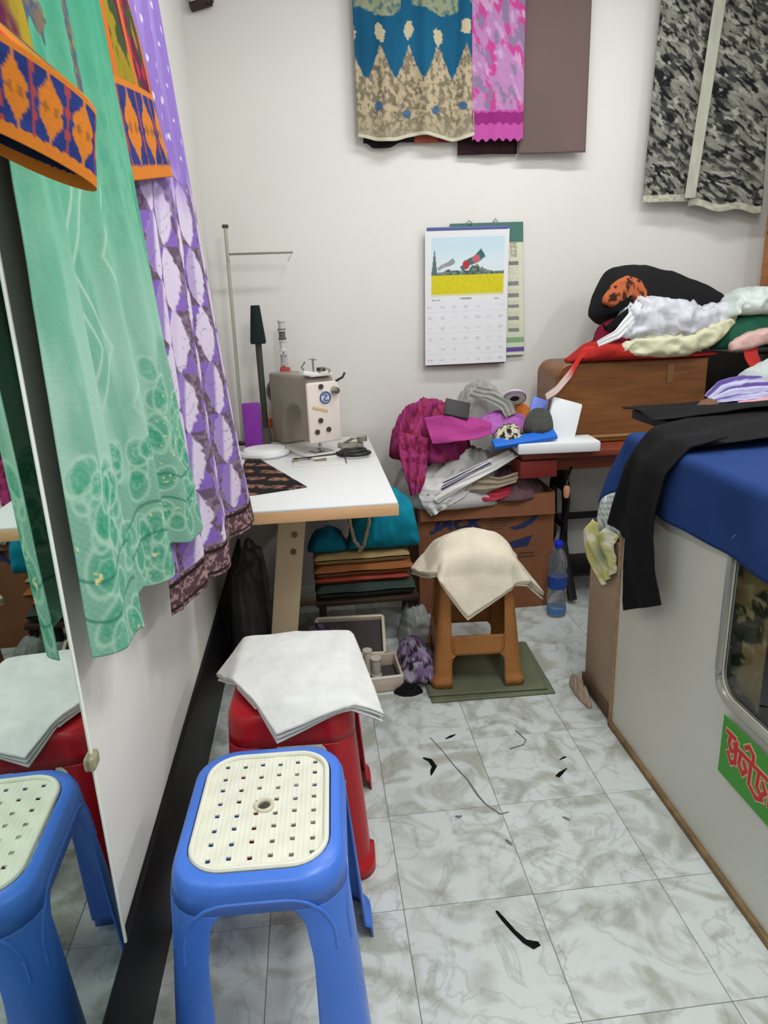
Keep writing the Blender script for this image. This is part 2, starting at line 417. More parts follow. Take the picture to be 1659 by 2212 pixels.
Pl = (np.array([-.320, .945, 1.585])*(1-tq_)+np.array([-.3215, .945, 1.549])*tq_)+np.array([.074, 0, -.034])*np.cos(aa)+np.array([0, .029, -.008])*np.sin(aa)
sheet('cuff_lining', Pl-np.array(korg), fabric((30, 40, 66)), lt, solid=.0008)
sleeve('sleeve', [((-.305, 1.36, 2.0), (.012, .07, 0), (.008, -.002, 0), 0), ((-.292, 1.42, 1.84), (.016, .10, .0), (.009, -.003, 0), .20), ((-.285, 1.53, 1.60), (.020, .132, .024), (.010, -.004, .0), .45)], kur, korg, .085)

# --- purple tie-dye kurta
pur = empty('purple_kurta', (-.27, 1.7, .75), label='lilac and purple tie-dye kurta with dark patterned hem beyond the green dress', cat='kurta')
def purple_cols(S, D, hemD):
    sh = S.shape; one = np.ones(sh+(3,))
    lil, pp, wh, dk = lin((166, 144, 208)), lin((130, 98, 178)), lin((222, 214, 230)), lin((98, 80, 98))
    col = mixc(lil*one, pp*one, .25+.5*ss(.4, .6, fbm(S*16, D*3, 51)))
    # small white dots above
    px, py = (S/.042) % 1-.5, (D/.07+.5*(np.floor(S/.042) % 2)) % 1-.5
    dots = ((px/.16)**2+(py/.10)**2 < 1)*(vnoise(np.floor(S/.042)*1.7, np.floor(D/.07)*1.3, 9) > .35)
    col = mixc(col, wh*one, dots*.8)
    # big tie-dye motif below: columns of pointed ovals, purple diamonds, dark hatched gaps
    cell_w, cell_h = .094, .135
    colid = np.floor(S/cell_w); cx = (S/cell_w) % 1-.5; cy = ((D/cell_h+.5*(colid % 2)) % 1)-.5
    jag = .13*(vnoise(S*110-D*60, D*110, 61)-.5)
    hw_ = .41*np.clip(1-np.abs(cy/.5)**1.5, 0, 1)**.8
    lens = ss(-.03, .03, hw_+jag-np.abs(cx-.05*np.sin(colid*2)))
    low = mixc(dk*one, lin((132, 112, 132))*one, ss(.45, .6, fbm(S*60-D*40, D*120, 67)))
    dia = ss(-.04, .04, .33-np.abs(cx-.3*np.where(cy > 0, 1, -1))*1.0-np.abs(np.abs(cy)-.5)*.9+jag)
    low = mixc(low, pp*one, dia)
    low = mixc(low, lin((214, 200, 222))*one, lens*.95)
    low = mixc(low, pp*one, lens*ss(.02, -.10, cx+.25*cy)*ss(-.05, .25, vnoise(colid*3.3, np.floor(D/cell_h+.5*(colid % 2))*2.7, 19)-.35)*.85)
    crack = (np.abs(np.sin((D+S*.4)*110+5*vnoise(S*30, D*30, 3))) < .11)*(vnoise(S*40, D*12, 4) > .42)
    low = mixc(low, dk*one, crack*.5)
    fade = ss(.0, .14, D-(hemD-.92)+.05*vnoise(S*60, D*8, 8))
    col = mixc(col, low, fade)
    hb = D > hemD-.075
    hp = fbm(S*120, D*120, 66)
    hc = mixc(lin((84, 60, 66))*one, lin((160, 128, 128))*one, ss(.5, .62, hp))
    hc = mixc(hc, lin((40, 28, 32))*one, (np.abs((hemD-D)-.066) < .004)*1.0 + (np.abs((hemD-D)-.012) < .003)*1.0)
    return np.where(hb[..., None], hc, col)
def pkurta(name, T, B, W, Ln, nu, nv, k, amp0, seedoff, hem_rise=0):
    P = loft(T, B, nu, nv); u = np.linspace(0, 1, nu)[None, :]*np.ones((nv, 1)); v = np.linspace(0, 1, nv)[:, None]*np.ones((1, nu))
    P[..., 0] += (amp0*(.25+.75*v))*np.sin(2*np.pi*(u*k+seedoff)+1.2*np.sin(3*v))
    P[..., 1] += .4*(amp0*(.25+.75*v))*np.cos(2*np.pi*(u*k+seedoff))
    P[..., 2] += .010*np.sin(u*13+1)*v*v
    return sheet(name, P-np.array((-.27, 1.7, .75)), PRINT, pur, purple_cols(u*W+seedoff, v*Ln, Ln))
pkurta('front_panel', [(-.330, 1.50, 2.02), (-.284, 1.73, 2.02)], [(-.335, 1.42, .715), (-.228, 1.70, .745)], .36, 1.30, 120, 420, 2.6, .012, .0)
pkurta('back_panel', [(-.335, 1.52, 2.03), (-.272, 1.765, 2.03)], [(-.30, 1.55, .74), (-.198, 2.055, .745)], .42, 1.30, 130, 420, 2.2, .012, .31)
MB().tube([(-.04, -.3, 1.29), (-.02, -.1, 1.32), (.0, 0, 1.285)], .006).build('hanger', plain((40, 40, 42), .4), pur)

# =================================================================== CLOTHES on the back wall
def hanging(name, x0, x1, z0, z1, y, fn, folds, amp, label, cat, px=.004, hemfn=None, xb=None, parent=None, group=None):
    nu = int((x1-x0)/px)+2; nv = int((z1-z0)/px)+2
    u = np.linspace(0, 1, nu)[None, :]*np.ones((nv, 1)); v = np.linspace(0, 1, nv)[:, None]*np.ones((1, nu))
    xb0, xb1 = xb if xb else (x0, x1)
    X = (x0+(x1-x0)*u)*(1-v)+(xb0+(xb1-xb0)*u)*v; Z = z1+(z0-z1)*v
    Y = y+amp*np.sin(2*np.pi*(u*folds+.1))*(.4+.6*v)+.35*amp*np.sin(2*np.pi*u*folds*2.3+1+v)
    if hemfn is not None: Z = Z+hemfn(u)*ss(.7, 1, v)
    W, H = x1-x0, z1-z0
    col = fn(u*W, (1-v)*H, W, H)
    P = np.stack([X, Y, Z], -1)
    org = np.array([(x0+x1)/2, y, z0])
    if parent is None:
        o = sheet(name, P-org, PRINT, None, col, solid=.003); o.location = org; tag(o, label, cat, group); return o
    return sheet(name, P-np.array(parent.location), PRINT, parent, col, solid=.002)

def teal_cols(S, Z, W, H):
    one = np.ones(S.shape+(3,)); tl, cr, cr2 = lin((18, 76, 108)), lin((178, 162, 134)), lin((122, 112, 92))
    col = mixc(tl*one, lin((24, 94, 128))*one, fbm(S*10, Z*3, 2))
    peak = .215+.125*(2*np.abs((S/.118+.12) % 1-.5))**1.3*1.0+.012*vnoise(S*150, Z*150, 5)
    body = Z < peak
    tx = fbm(S*60-Z*35, Z*60+S*45, 11)
    cc = mixc(cr*one, cr2*one, ss(.42, .62, tx)); cc = mixc(cc, lin((104, 98, 84))*one, ss(.64, .70, fbm(S*120+3, Z*70, 13)))
    cc = mixc(cc, lin((150, 142, 122))*one, (1-ss(.0, .10, Z))*.6)
    ey = ((((S-.03)/.118) % 1-.5)*.118/.017)**2+((Z-.105-.02*np.sin(S*19))/.016)**2 < 1
    cc = mixc(cc, lin((50, 92, 128))*one, ey*.9)
    col = np.where(body[..., None], cc, col)
    sx, sz = ((S/.118+.62) % 1-.5)*.118, Z-.385-.02*np.sin(S*31)
    sp = (sx/.020)**2+(sz/.030)**2 < 1+.8*(vnoise(S*120, Z*120, 7)-.5)
    col = mixc(col, lin((190, 178, 146))*one, sp*.95)
    top = (Z > .455+.02*np.cos(S*26)+.012*vnoise(S*90, Z*90, 8))*(np.abs(((S+.02)/.235) % 1-.5) < .40)
    tc = mixc(lin((140, 146, 118))*one, lin((84, 112, 112))*one, ss(.45, .6, tx))
    col = np.where(top[..., None], tc, col)
    col = mixc(col, lin((196, 192, 170))*one, (Z < .012)*1.0)
    return col
def pink_cols(S, Z, W, H):
    one = np.ones(S.shape+(3,)); n = fbm(S*24, Z*17+S*14, 22); n2 = fbm(S*30+8, Z*22+S*18, 27)
    col = mixc(lin((172, 122, 168))*one, lin((184, 64, 136))*one, ss(.50, .60, n))
    col = mixc(col, lin((130, 112, 142))*one, ss(.58, .64, n2)); col = mixc(col, lin((188, 156, 188))*one, ss(.40, .30, n2)*.8)
    lo = mixc(lin((180, 78, 152))*one, lin((138, 40, 112))*one, (np.abs(Z-.085) < .022)*1.0)
    return np.where((Z < .115)[..., None], lo, col)
def mauve_cols(S, Z, W, H):
    one = np.ones(S.shape+(3,)); return mixc(lin((112, 93, 90))*one, lin((103, 86, 83))*one, fbm(S*8, Z*3, 6))
def black_cols(S, Z, W, H): return lin((30, 28, 30))*np.ones(S.shape+(3,))
def dkbrown_cols(S, Z, W, H): return lin((50, 30, 36))*np.ones(S.shape+(3,))
def red_cols(S, Z, W, H): return mixc(lin((150, 40, 66))*np.ones(S.shape+(3,)), lin((178, 92, 70))*np.ones(S.shape+(3,)), (S < .1)*1.0)
hanging('teal_lace_cloth', .262, .752, 2.0, 2.62, 3.235, teal_cols, 2.6, .014, 'teal cloth with peaked cream embroidery hanging on back wall', 'cloth', hemfn=lambda u: .012*np.sin(u*11+2))
hanging('pink_patterned_cloth', .742, .962, 1.985, 2.62, 3.222, pink_cols, 1.3, .007, 'pink and lilac streaked cloth hanging between teal and mauve cloths', 'cloth', hemfn=lambda u: .006*np.sin(u*40))
hanging('mauve_cloth', .952, 1.245, 1.935, 2.62, 3.245, mauve_cols, .8, .006, 'plain mauve brown cloth hanging right of the pink cloth', 'cloth', px=.008)
hanging('black_cloth', .285, .50, 1.972, 2.6, 3.268, black_cols, 1, .006, 'black cloth peeking out under the teal cloth hem', 'cloth', px=.01, hemfn=lambda u: .020*ss(.5, .75, u)+.020*(1-ss(.05, .2, u)))
hanging('crimson_cloth', .50, .665, 1.99, 2.6, 3.272, red_cols, 1, .004, 'crimson and orange cloth edge showing below the teal hem', 'cloth', px=.01)
hanging('dark_brown_cloth', .69, .95, 1.940, 2.6, 3.270, dkbrown_cols, 1.2, .006, 'dark brown cloth hanging lower behind the pink cloth', 'cloth', px=.01)

# hanging rail just above the frame carries them
rail = empty('hanging_rail', (.76, 3.25, 2.64), label='thin steel rail holding the cloths on the back wall', cat='rail')
MB().tube([(-.55, -.01, 0), (.55, -.01, 0)], .007).build('rail_bar', plain((150, 150, 150), .3, metal=1), rail)
for sx in (-.52, .52): MB().box((sx, .02, 0), (.02, .06, .02), bev=.003).build('rail_bracket', plain((150, 150, 150), .3, metal=1), rail)

def bw_cols(S, Z, W, H):
    one = np.ones(S.shape+(3,)); n = fbm(S*26-Z*10, Z*46+S*30, 81, 5)
    col = mixc(lin((58, 60, 58))*one, lin((132, 130, 120))*one, ss(.36, .60, n))
    col = mixc(col, lin((26, 28, 30))*one, ss(.56, .64, fbm(S*30-Z*8+4, Z*62+S*44, 88, 4)))
    col = mixc(col, lin((160, 158, 146))*one, ss(.60, .72, fbm(S*40-Z*8+9, Z*60+S*40, 91, 4)))
    tr = Z < .030
    return np.where(tr[..., None], mixc(lin((196, 194, 176))*one, lin((150, 148, 132))*one, vnoise(S*90, Z*90, 5)), col)
def strip_cols(S, Z, W, H): return mixc(lin((186, 186, 170))*np.ones(S.shape+(3,)), lin((160, 160, 146))*np.ones(S.shape+(3,)), fbm(S*50, Z*12, 3))
bw = empty('black_white_shawl', (1.8, 3.22, 1.7), label='black and cream streaked shawl in two panels with pale edging, right of the mauve cloth', cat='shawl')
hanging('left_panel', 1.54, 1.765, 1.725, 2.62, 3.225, bw_cols, 1.2, .007, None, None, xb=(1.512, 1.735), parent=bw)
hanging('right_panel', 1.80, 2.02, 1.675, 2.62, 3.215, bw_cols, 1.3, .009, None, None, xb=(1.72, 2.075), hemfn=lambda u: .030*(1-u)**2+.008*np.sin(u*12), parent=bw)
hanging('pale_border', 1.760, 1.812, 1.735, 2.62, 3.198, strip_cols, .5, .003, None, None, xb=(1.690, 1.738), parent=bw)

# dark wall hook with cord, top left of the back wall
hk = empty('wall_hook', (-.34, 3.295, 2.50), label='small dark wooden wall hook near the back left corner', cat='hook')
MB().box((.005, -.012, .0), (.09, .02, .034), rot=(0, -.25, 0), bev=.006).build('hook_plate', plain((58, 42, 36), .5), hk)
MB().tube([(.03, -.02, -.002), (.045, -.045, -.012), (.055, -.055, -.002)], .007).build('peg', plain((50, 36, 32), .5), hk)
MB().tube([(-.035, -.008, .005), (-.055, -.006, .05), (-.075, -.004, .12)], .006).build('cord', plain((150, 148, 138), .7), hk)

# =================================================================== CALENDARS
def paper(name, x0, x1, z0, z1, y, fn, parent, px=.003, curl=.0, tilt=0.0):
    nu = int((x1-x0)/px)+2; nv = int((z1-z0)/px)+2
    u = np.linspace(0, 1, nu)[None, :]*np.ones((nv, 1)); v = np.linspace(0, 1, nv)[:, None]*np.ones((1, nu))
    X = x0+(x1-x0)*u+tilt*v; Z = z1+(z0-z1)*v; Y = y-curl*v**3-.004*np.sin(u*np.pi)*v
    P = np.stack([X, Y, Z], -1)
    return sheet(name, P-np.array(parent.location), PAPER, parent, fn(u*(x1-x0), (1-v)*(z1-z0), x1-x0, z1-z0), solid=.0008)
cal = empty('wall_calendar', (.74, 3.29, 1.64), label='large wall calendar with flags over a yellow field, in front', cat='calendar')
def cal_cols(S, Z, W, H):
    one = np.ones(S.shape+(3,)); wht = lin((226, 226, 230)); col = wht*one
    px0, px1, pz0, pz1 = .030, W-.022, H-.270, H-.030
    inn = (S > px0)*(S < px1)*(Z > pz0)*(Z < pz1)
    t = (Z-pz0)/(pz1-pz0); s = (S-px0)/(px1-px0)
    pic = mixc(lin((214, 226, 232))*one, lin((196, 218, 230))*one, ss(.5, .9, t))
    tree = t < .355+.10*fbm(s*9, t*0, 3)+.16*np.exp(-((s-.62)/.12)**2)*fbm(s*30, t*12, 5)
    pic = np.where(tree[..., None], mixc(lin((66, 86, 76))*one, lin((120, 132, 128))*one, ss(.4, .6, fbm(s*30, t*30, 8))), pic)
    pine = (np.abs(s-.04) < .09*(.82-t))*(t < .8)
    pic = np.where(pine[..., None], lin((92, 112, 112))*one, pic)
    def flag(pic, cs, ct, ln, wd, ang, cg, spots):
        x = (s-cs)*1.35; y = t-ct; a = x*np.cos(ang)+y*np.sin(ang); b = -x*np.sin(ang)+y*np.cos(ang)+.012*np.sin(a*20)
        pic = np.where(((np.abs(a) < ln)*(np.abs(b) < wd*(.75+.25*a/ln)))[..., None], cg*one, pic)
        for sa, rr, cr in spots: pic = np.where((((a-sa)/rr)**2+(b/rr*1.0)**2 < 1)[..., None], cr*one, pic)
        return pic
    pic = flag(pic, .56, .58, .25, .085, .55, lin((52, 108, 108)), ((-.13, .075, lin((170, 60, 62))), (.08, .075, lin((196, 96, 110)))))
    pic = flag(pic, .20, .52, .17, .05, .5, lin((142, 150, 152)), ((-.05, .035, lin((180, 150, 156))),))
    pic = np.where((t < .335)[..., None], mixc(lin((196, 186, 22))*one, lin((222, 208, 40))*one, fbm(s*40, t*30, 6)), pic)
    col = np.where(inn[..., None], pic, col)
    yel = (S > px0-.004)*(S < px1+.004)*(Z > pz0-.008)*(Z < pz0)
    col = np.where((yel > 0)[..., None], lin((214, 210, 160))*one, col)
    # faint print below: heading and rows of date marks
    zz = Z
    head = (np.abs(zz-(H-.292)) < .004)*(np.abs(S-W*.5) < .03)*(vnoise(S*300, zz*0, 2) > .3)
    head = head+(np.abs(zz-(H-.294)) < .003)*((np.abs(S-.05) < .018)+(np.abs(S-W+.05) < .012))*(vnoise(S*300, zz*0, 3) > .35)
    col = mixc(col, lin((110, 110, 112))*one, np.clip(head, 0, 1)*.7)
    r = (zz/.047) % 1; c = (S/(W/7)) % 1
    mark = (np.abs(r-.45) < .13)*(np.abs(c-.45) < .20)*(vnoise(S*190, zz*190, 9) > .42)*(zz < H-.315)*(zz > .012)
    red = (vnoise(np.floor(S/(W/7))*3.1, np.floor(zz/.047)*2.3, 15) > .80)
    col = mixc(col, np.where(red[..., None], lin((214, 120, 126))*one, lin((176, 176, 182))*one), mark*.55)
    rule = (np.abs(r-.02) < .02)*(zz < H-.3)
    return mixc(col, lin((206, 206, 210))*one, rule*.6)
paper('calendar_sheet', .540, .922, 1.058, 1.640, 3.270, cal_cols, cal, px=.0028, curl=.012, tilt=-.012)
paper('calendar_back_sheet', .548, .918, 1.052, 1.63, 3.278, lambda S, Z, W, H: lin((120, 96, 108))*np.ones(S.shape+(3,)), cal, px=.03, curl=.008, tilt=-.012)
MB().box((-.008, -.019, .006), (.368, .008, .014), bev=.002).build('binding_strip', plain((86, 96, 152), .4), cal)
MB().tube([(-.02, -.02, .01), (-.01, -.012, .03), (.0, -.006, .038), (.012, -.012, .03), (.02, -.02, .012)], .0022).build('hanging_loop', plain((120, 120, 116), .4), cal)
cal2 = empty('narrow_calendar', (.85, 3.296, 1.66), label='cream calendar with green heading, half hidden behind the flag calendar', cat='calendar')
def cal2_cols(S, Z, W, H):
    one = np.ones(S.shape+(3,)); col = mixc(lin((214, 214, 190))*one, lin((198, 214, 186))*one, ss(.3, .0, Z/H))
    fr = lambda a: H*(1-a)
    col = np.where((Z > H-.085+.05*(1-np.clip((S-.02)/.25, 0, 1)))[..., None], lin((78, 118, 108))*one, col)
    for q in (.30, .45, .54, .62, .71, .80): col = mixc(col, lin((98, 98, 106))*one, (np.abs(Z-fr(q)) < .0085)*(S > W-.075)*(S < W-.022)*.85)
    for q in (.17, .23): col = mixc(col, lin((140, 138, 118))*one, (np.abs(Z-fr(q)) < .016)*(S > W-.06)*(S < W-.03)*(vnoise(S*200, Z*200, 4) > .3)*.7)
    rows = (np.sin(Z*2*np.pi/.0075) > .4)*(S > W-.078)*(S < W-.024)*(Z < fr(.3))*(Z > fr(.84))*(vnoise(S*260, Z*260, 2) > .35)
    col = mixc(col, lin((160, 160, 150))*one, rows*.5)
    col = mixc(col, lin((124, 160, 118))*one, (np.abs(Z-fr(.88)) < .011)*(S > W-.09)*.9)
    col = mixc(col, lin((104, 78, 150))*one, (np.abs(Z-fr(.955)) < .011)*1.0)
    return mixc(col, lin((226, 226, 220))*one, (Z < .010)*1.0)
paper('calendar_sheet', .655, .988, 1.085, 1.668, 3.288, cal2_cols, cal2, px=.0035, curl=.003, tilt=.016)
MB().tube([(.0, -.006, .008), (.012, -.004, .025), (.024, -.006, .008)], .002).build('hanging_loop', plain((120, 120, 116), .4), cal2)

# =================================================================== SEWING TABLE
TT = .75
tab = empty('sewing_table', (-.03, 2.65, 0), label='white sewing table with peach wooden edge and beige steel legs', cat='table')
LAM = mat('white_laminate', (224, 224, 224), .35, noise=(3, .03))
MB().box((-.045, .02, TT-.004), (.640, 1.15, .008), bev=.002).build('table_top', LAM, tab)
EDGE = wood('peach_edge_band', (206, 158, 112), (222, 176, 132), .5)
MB().box((-.045, .02, TT-.026), (.644, 1.154, .036), bev=.003).build('edge_band', EDGE, tab)
STEEL = mat('beige_painted_steel', (186, 166, 138), .45, noise=(5, .06))
def table_leg(y):
    m = MB()
    top = Vector((-.060, y, .70)); bot = Vector((-.155, y, .012)); d = bot-top; ang = math.atan2(-d.x, -d.z)
    mid = (top+bot)/2
    m.box(mid, (.095, .045, d.length), rot=(0, math.atan2(-d.x, -d.z), 0), bev=.004)
    leg = m.build('leg', STEEL, tab)
    for k, t in enumerate((.16, .25)):
        p = top.lerp(bot, t); MB().cyl(p+Vector((.012, -.030, 0)), p+Vector((.012, -.021, 0)), .011, seg=6).build('bolt', plain((110, 92, 70), .35, metal=.7), leg)
    for t in (.06, .80):
        p = top.lerp(bot, t); MB().box(p+Vector((0, -.001, 0)), (.0975, .046, .004), rot=(0, .138, 0)).build('joint_seam', plain((120, 106, 88), .6), leg)
table_leg(-.30); table_leg(.42)
MB().box((-.03, -.30, .685), (.50, .05, .030), bev=.003).build('cross_rail', plain((150, 136, 124), .5), tab)
MB().box((-.145, .06, .14), (.05, .68, .04), bev=.004).build('foot_rail', plain((60, 56, 52), .5), tab)
MB().box((-.15, -.30, .012), (.30, .06, .022), bev=.004).build('foot', STEEL, tab)
MB().box((-.15, .42, .012), (.30, .06, .022), bev=.004).build('foot', STEEL, tab)

# --- sewing machine on the table (needle end faces the camera, arm runs to the back left)
sm = empty('sewing_machine', (.024, 2.885, TT), math.radians(116), 'white lockstitch sewing machine with blue round emblem on the table', 'sewing machine')
SMW = mat('machine_enamel', (226, 214, 206), .3, noise=(9, .04)); CH = plain((170, 168, 162), .22, metal=.9); DK = plain((48, 46, 44), .5)
SMG = mat('machine_side_enamel', (150, 140, 128), .4, noise=(6, .08))
# local x: along the arm away from the needle; local y: across
MB().box((.12, 0, .006), (.46, .178, .012), bev=.004).build('bed', plain((214, 212, 208), .3), sm)
MB().box((.0, 0, .0135), (.06, .09, .003), bev=.001).build('needle_plate', CH, sm)
MB().prism([(-.035, .055), (-.035, .300), (-.01, .325), (.10, .325), (.36, .318), (.365, .012), (.245, .012), (.235, .10), (.205, .165), (.15, .195), (.08, .20), (.055, .18), (.05, .055)], 'y', -.062, .062).build('arm', SMG, sm, bev=.012)
MB().box((-.042, 0, .180), (.016, .146, .245), bev=.007, seg=3).build('face_plate', SMW, sm)
MB().box((.0, .0, .331), (.09, .10, .014), bev=.005).build('top_cover', SMW, sm)
MB().cyl((-.052, -.005, .240), (-.049, -.005, .240), .027, seg=32).build('emblem', plain((196, 200, 212), .35), sm)
e = sm.children[-1]
MB().tube([(-.0525, -.005+.022*math.cos(a), .240+.022*math.sin(a)) for a in np.linspace(0, 2*math.pi, 28)[:-1]], .0032, 6, True).build('emblem_ring', plain((74, 84, 140), .4), e)
MB().tube([(-.0525, -.005+q[0], .240+q[1]) for q in ((.010, .010), (.002, .013), (-.008, .008), (.0, 0), (.008, -.008), (-.002, -.013), (-.010, -.010))], .0030, 6).build('emblem_mark', plain((74, 84, 140), .4), e)
MB().box((-.0515, .02, .195), (.002, .07, .010), rot=(.3, 0, 0)).build('nameplate', plain((206, 176, 130), .35), sm)
for (yy, zz) in ((.022, .150), (-.012, .110), (.040, .105), (.012, .285)):
    MB().cyl((-.056, yy, zz), (-.048, yy, zz), .0105, seg=12).build('screw', plain((90, 84, 78), .35, metal=.6), sm)
MB().cyl((-.050, -.048, .265), (-.074, -.048, .265), .017, .013).cyl((-.074, -.048, .265), (-.085, -.048, .265), .008).build('tension_dial', CH, sm)
MB().cyl((.0, 0, .19), (.0, 0, .055), .006).build('needle_bar', CH, sm)
MB().cyl((.0, 0, .055), (.0, 0, .014), .0018, .0008, 8).build('needle', CH, sm)
MB().cyl((.018, 0, .19), (.018, 0, .03), .005).box((.008, 0, .022), (.04, .022, .006), bev=.002).build('presser_foot', CH, sm)
MB().cyl((-.01, .02, .338), (-.01, .02, .395), .004).box((-.01, .02, .39), (.05, .012, .003)).build('thread_guide', CH, sm)
MB().tube([(-.045, -.06, .30), (-.06, -.085, .315), (-.05, -.10, .33)], .005).build('lever', DK, sm)
MB().box((-.02, .05, .336), (.05, .06, .018), rot=(.2, .1, 0), bev=.004).build('top_lever_plate', plain((220, 222, 222), .25), sm)
MB().box((.03, -.035, .341), (.03, .03, .022), bev=.004).build('oil_cap', DK, sm)
MB().cyl((.366, 0, .23), (.395, 0, .23), .062, seg=32).build('hand_wheel', plain((70, 70, 68), .35), sm)
MB().tube([(-.02, -.09, .02), (-.05, -.13, .016), (-.02, -.16, .016)], .006).build('bobbin_lever', CH, sm)

def world_part(mb, name, m):
    """a machine part set square to the table: shaped in table coordinates, stored in the machine's frame"""
    o = mb.build(name, m, sm); o.data.transform((Matrix.Translation(sm.location) @ sm.rotation_euler.to_matrix().to_4x4()).inverted()); return o
world_part(MB().box((.015, 2.735, TT+.0015), (.215, .15, .003), bev=.001), 'bed_slide', plain((216, 214, 210), .3))
world_part(MB().box((.015, 2.770, TT+.005), (.050, .065, .008), bev=.002), 'feed_block', plain((140, 126, 112), .4, metal=.3))
world_part(MB().box((-.085, 2.775, TT+.005), (.022, .05, .009), bev=.002), 'hinge', plain((138, 128, 112), .4))
world_part(MB().box((.115, 2.720, TT+.0035), (.006, .10, .003)), 'slide_seam', plain((120, 114, 104), .5))
world_part(MB().box((.150, 2.98, TT+.012), (.11, .05, .022), bev=.006).cyl((.20, 2.97, TT+.03), (.20, 2.97, TT+.05), .022, seg=18).tube([(.12, 2.98, TT+.02), (.16, 2.96, TT+.045), (.20, 2.97, TT+.048)], .006), 'bobbin_winder', plain((150, 142, 128), .35, metal=.3))
world_part(MB().tube([(-.02, 2.845, TT+.335), (-.035, 2.83, TT+.365), (-.02, 2.82, TT+.385)], .004), 'thread_takeup', CH)
world_part(MB().tube([(.03, 2.85, TT+.335), (.05, 2.84, TT+.36), (.075, 2.845, TT+.35), (.075, 2.87, TT+.335)], .004), 'thread_eyelet', CH)

# --- thread stand behind the machine
ts = empty('thread_stand', (-.327, 3.20, TT), label='tall thin metal thread stand with one side arm against back wall', cat='thread stand')
GR = plain((178, 176, 164), .35, metal=.4)
MB().cyl((0, 0, .012), (.012, 0, .925), .0075, .0075, 14).build('pole', GR, ts)
MB().box((.012, 0, .925), (.026, .02, .014), bev=.003).build('pole_cap', plain((70, 68, 62), .5), ts)
MB().box((0, 0, .006), (.06, .06, .012), bev=.003).build('stand_base', DK, ts)
MB().box((.150, 0, .815), (.270, .012, .009), bev=.002).build('arm', plain((140, 136, 126), .35, metal=.4), ts)
MB().tube([(.282, 0, .815), (.270, -.01, .795), (.262, -.015, .780)], .0025).build('thread_hook', GR, ts)
MB().tube([(.02, 0, .815), (.012, -.012, .795), (.02, -.02, .785)], .0025).build('thread_hook', GR, ts)
tcn = empty('thread_cone', (-.218, 3.16, TT), label='black thread cone on a dark upright spindle beside thread stand', cat='thread')
MB().lathe([(.001, .605), (.018, .605), (.020, .598), (.034, .455), (.032, .445), (.001, .445)], seg=24).build('cone', plain((14, 30, 32), .85, bump=(200, .4)), tcn)
MB().cyl((0, 0, .08), (0, 0, .45), .014, seg=14).build('spindle', plain((58, 60, 56), .5), tcn)
MB().cyl((0, 0, 0), (0, 0, .08), .026, .02, 16).build('spindle_foot', plain((96, 92, 84), .5), tcn)
sp = empty('thread_bobbin_pin', (-.115, 3.215, TT), label='white and grey thread bobbins stacked on a pin with red base', cat='thread')
MB().cyl((0, 0, 0), (0, 0, .52), .004, seg=10).build('pin', CH, sp)
for z0, c in ((.345, (172, 170, 166)), (.405, (206, 204, 200)), (.455, (92, 92, 88)), (.49, (196, 194, 190))):
    MB().lathe([(.004, z0), (.017, z0), (.018, z0+.006), (.014, z0+.010), (.014, z0+.038), (.018, z0+.042), (.017, z0+.047), (.004, z0+.047)], seg=18).build('bobbin', plain(c, .6), sp)
MB().box((0, 0, .315), (.045, .035, .045), rot=(0, .2, 0), bev=.006).build('red_base', plain((170, 64, 66), .5), sp)

# --- things on the table
def flat_poly(name, poly, z, m, label=None, cat=None, th=.004, wob=.002, seed=1, cols=None, parent=None, group=None):
    """a lying piece of cloth or paper cut to a polygon (fan-free grid by bilinear quad)"""
    a, b, c, d = [np.array(p, float) for p in poly]; n = 28
    s, t = np.meshgrid(np.linspace(0, 1, n), np.linspace(0, 1, n))
    XY = (a*(1-s)[..., None]+b*s[..., None])*(1-t)[..., None]+(d*(1-s)[..., None]+c*s[..., None])*t[..., None]
    Z = z+th*.5+.0005+wob*fbm(XY[..., 0]*25, XY[..., 1]*25, seed)
    P = np.concatenate([XY, Z[..., None]], -1); org = P.reshape(-1, 3).mean(0); org[2] = z
    o = sheet(name, P-org, m, parent, None if cols is None else cols(XY[..., 0], XY[..., 1]), solid=th)
    o.location = org
    return tag(o, label, cat, group)
def bandana(X, Y):
    one = np.ones(X.shape+(3,)); n = fbm(X*60, Y*60, 5); s = np.sin((Y+.35*X)*55)
    return mixc(lin((26, 24, 26))*one, lin((150, 104, 84))*one, ss(.1, .5, s)*ss(.45, .56, n))
flat_poly('patterned_scrap', [(-.30, 2.28), (-.215, 2.285), (-.040, 2.345), (-.285, 2.98)], TT, PRINT, 'black and copper patterned cloth scrap lying on the white table', 'cloth', cols=bandana, th=.003)
wr = empty('white_cloth_roll', (-.215, 2.93, TT), label='flat roll of white cloth at the back left of the white table', cat='cloth roll')
MB().lathe([(.001, .030), (.05, .033), (.085, .030), (.095, .018), (.093, .004), (.001, .002)], seg=36).build('roll', fabric((232, 232, 232)), wr)
MB().lathe([(.098, .0015), (.105, .010), (.102, .020), (.094, .024)], seg=36).build('outer_wrap', fabric((222, 222, 224)), wr)
pb = MB().box((0, 0, .105), (.075, .03, .21), bev=.006).build('purple_packet', mat('purple_paper', (132, 46, 160), .5, noise=(8, .1)))
pb.location = (-.262, 3.02, TT); tag(pb, 'upright purple packet leaning behind the purple kurta', 'packet')
op = empty('paper_packet', (-.185, 3.24, TT), label='pale packet with orange print behind the sewing machine', cat='packet')
MB().box((0, 0, .075), (.12, .025, .15), bev=.006).build('packet_body', plain((206, 190, 176), .6), op)
MB().box((-.015, -.0135, .085), (.05, .002, .045)).build('orange_print', plain((206, 96, 44), .6), op)
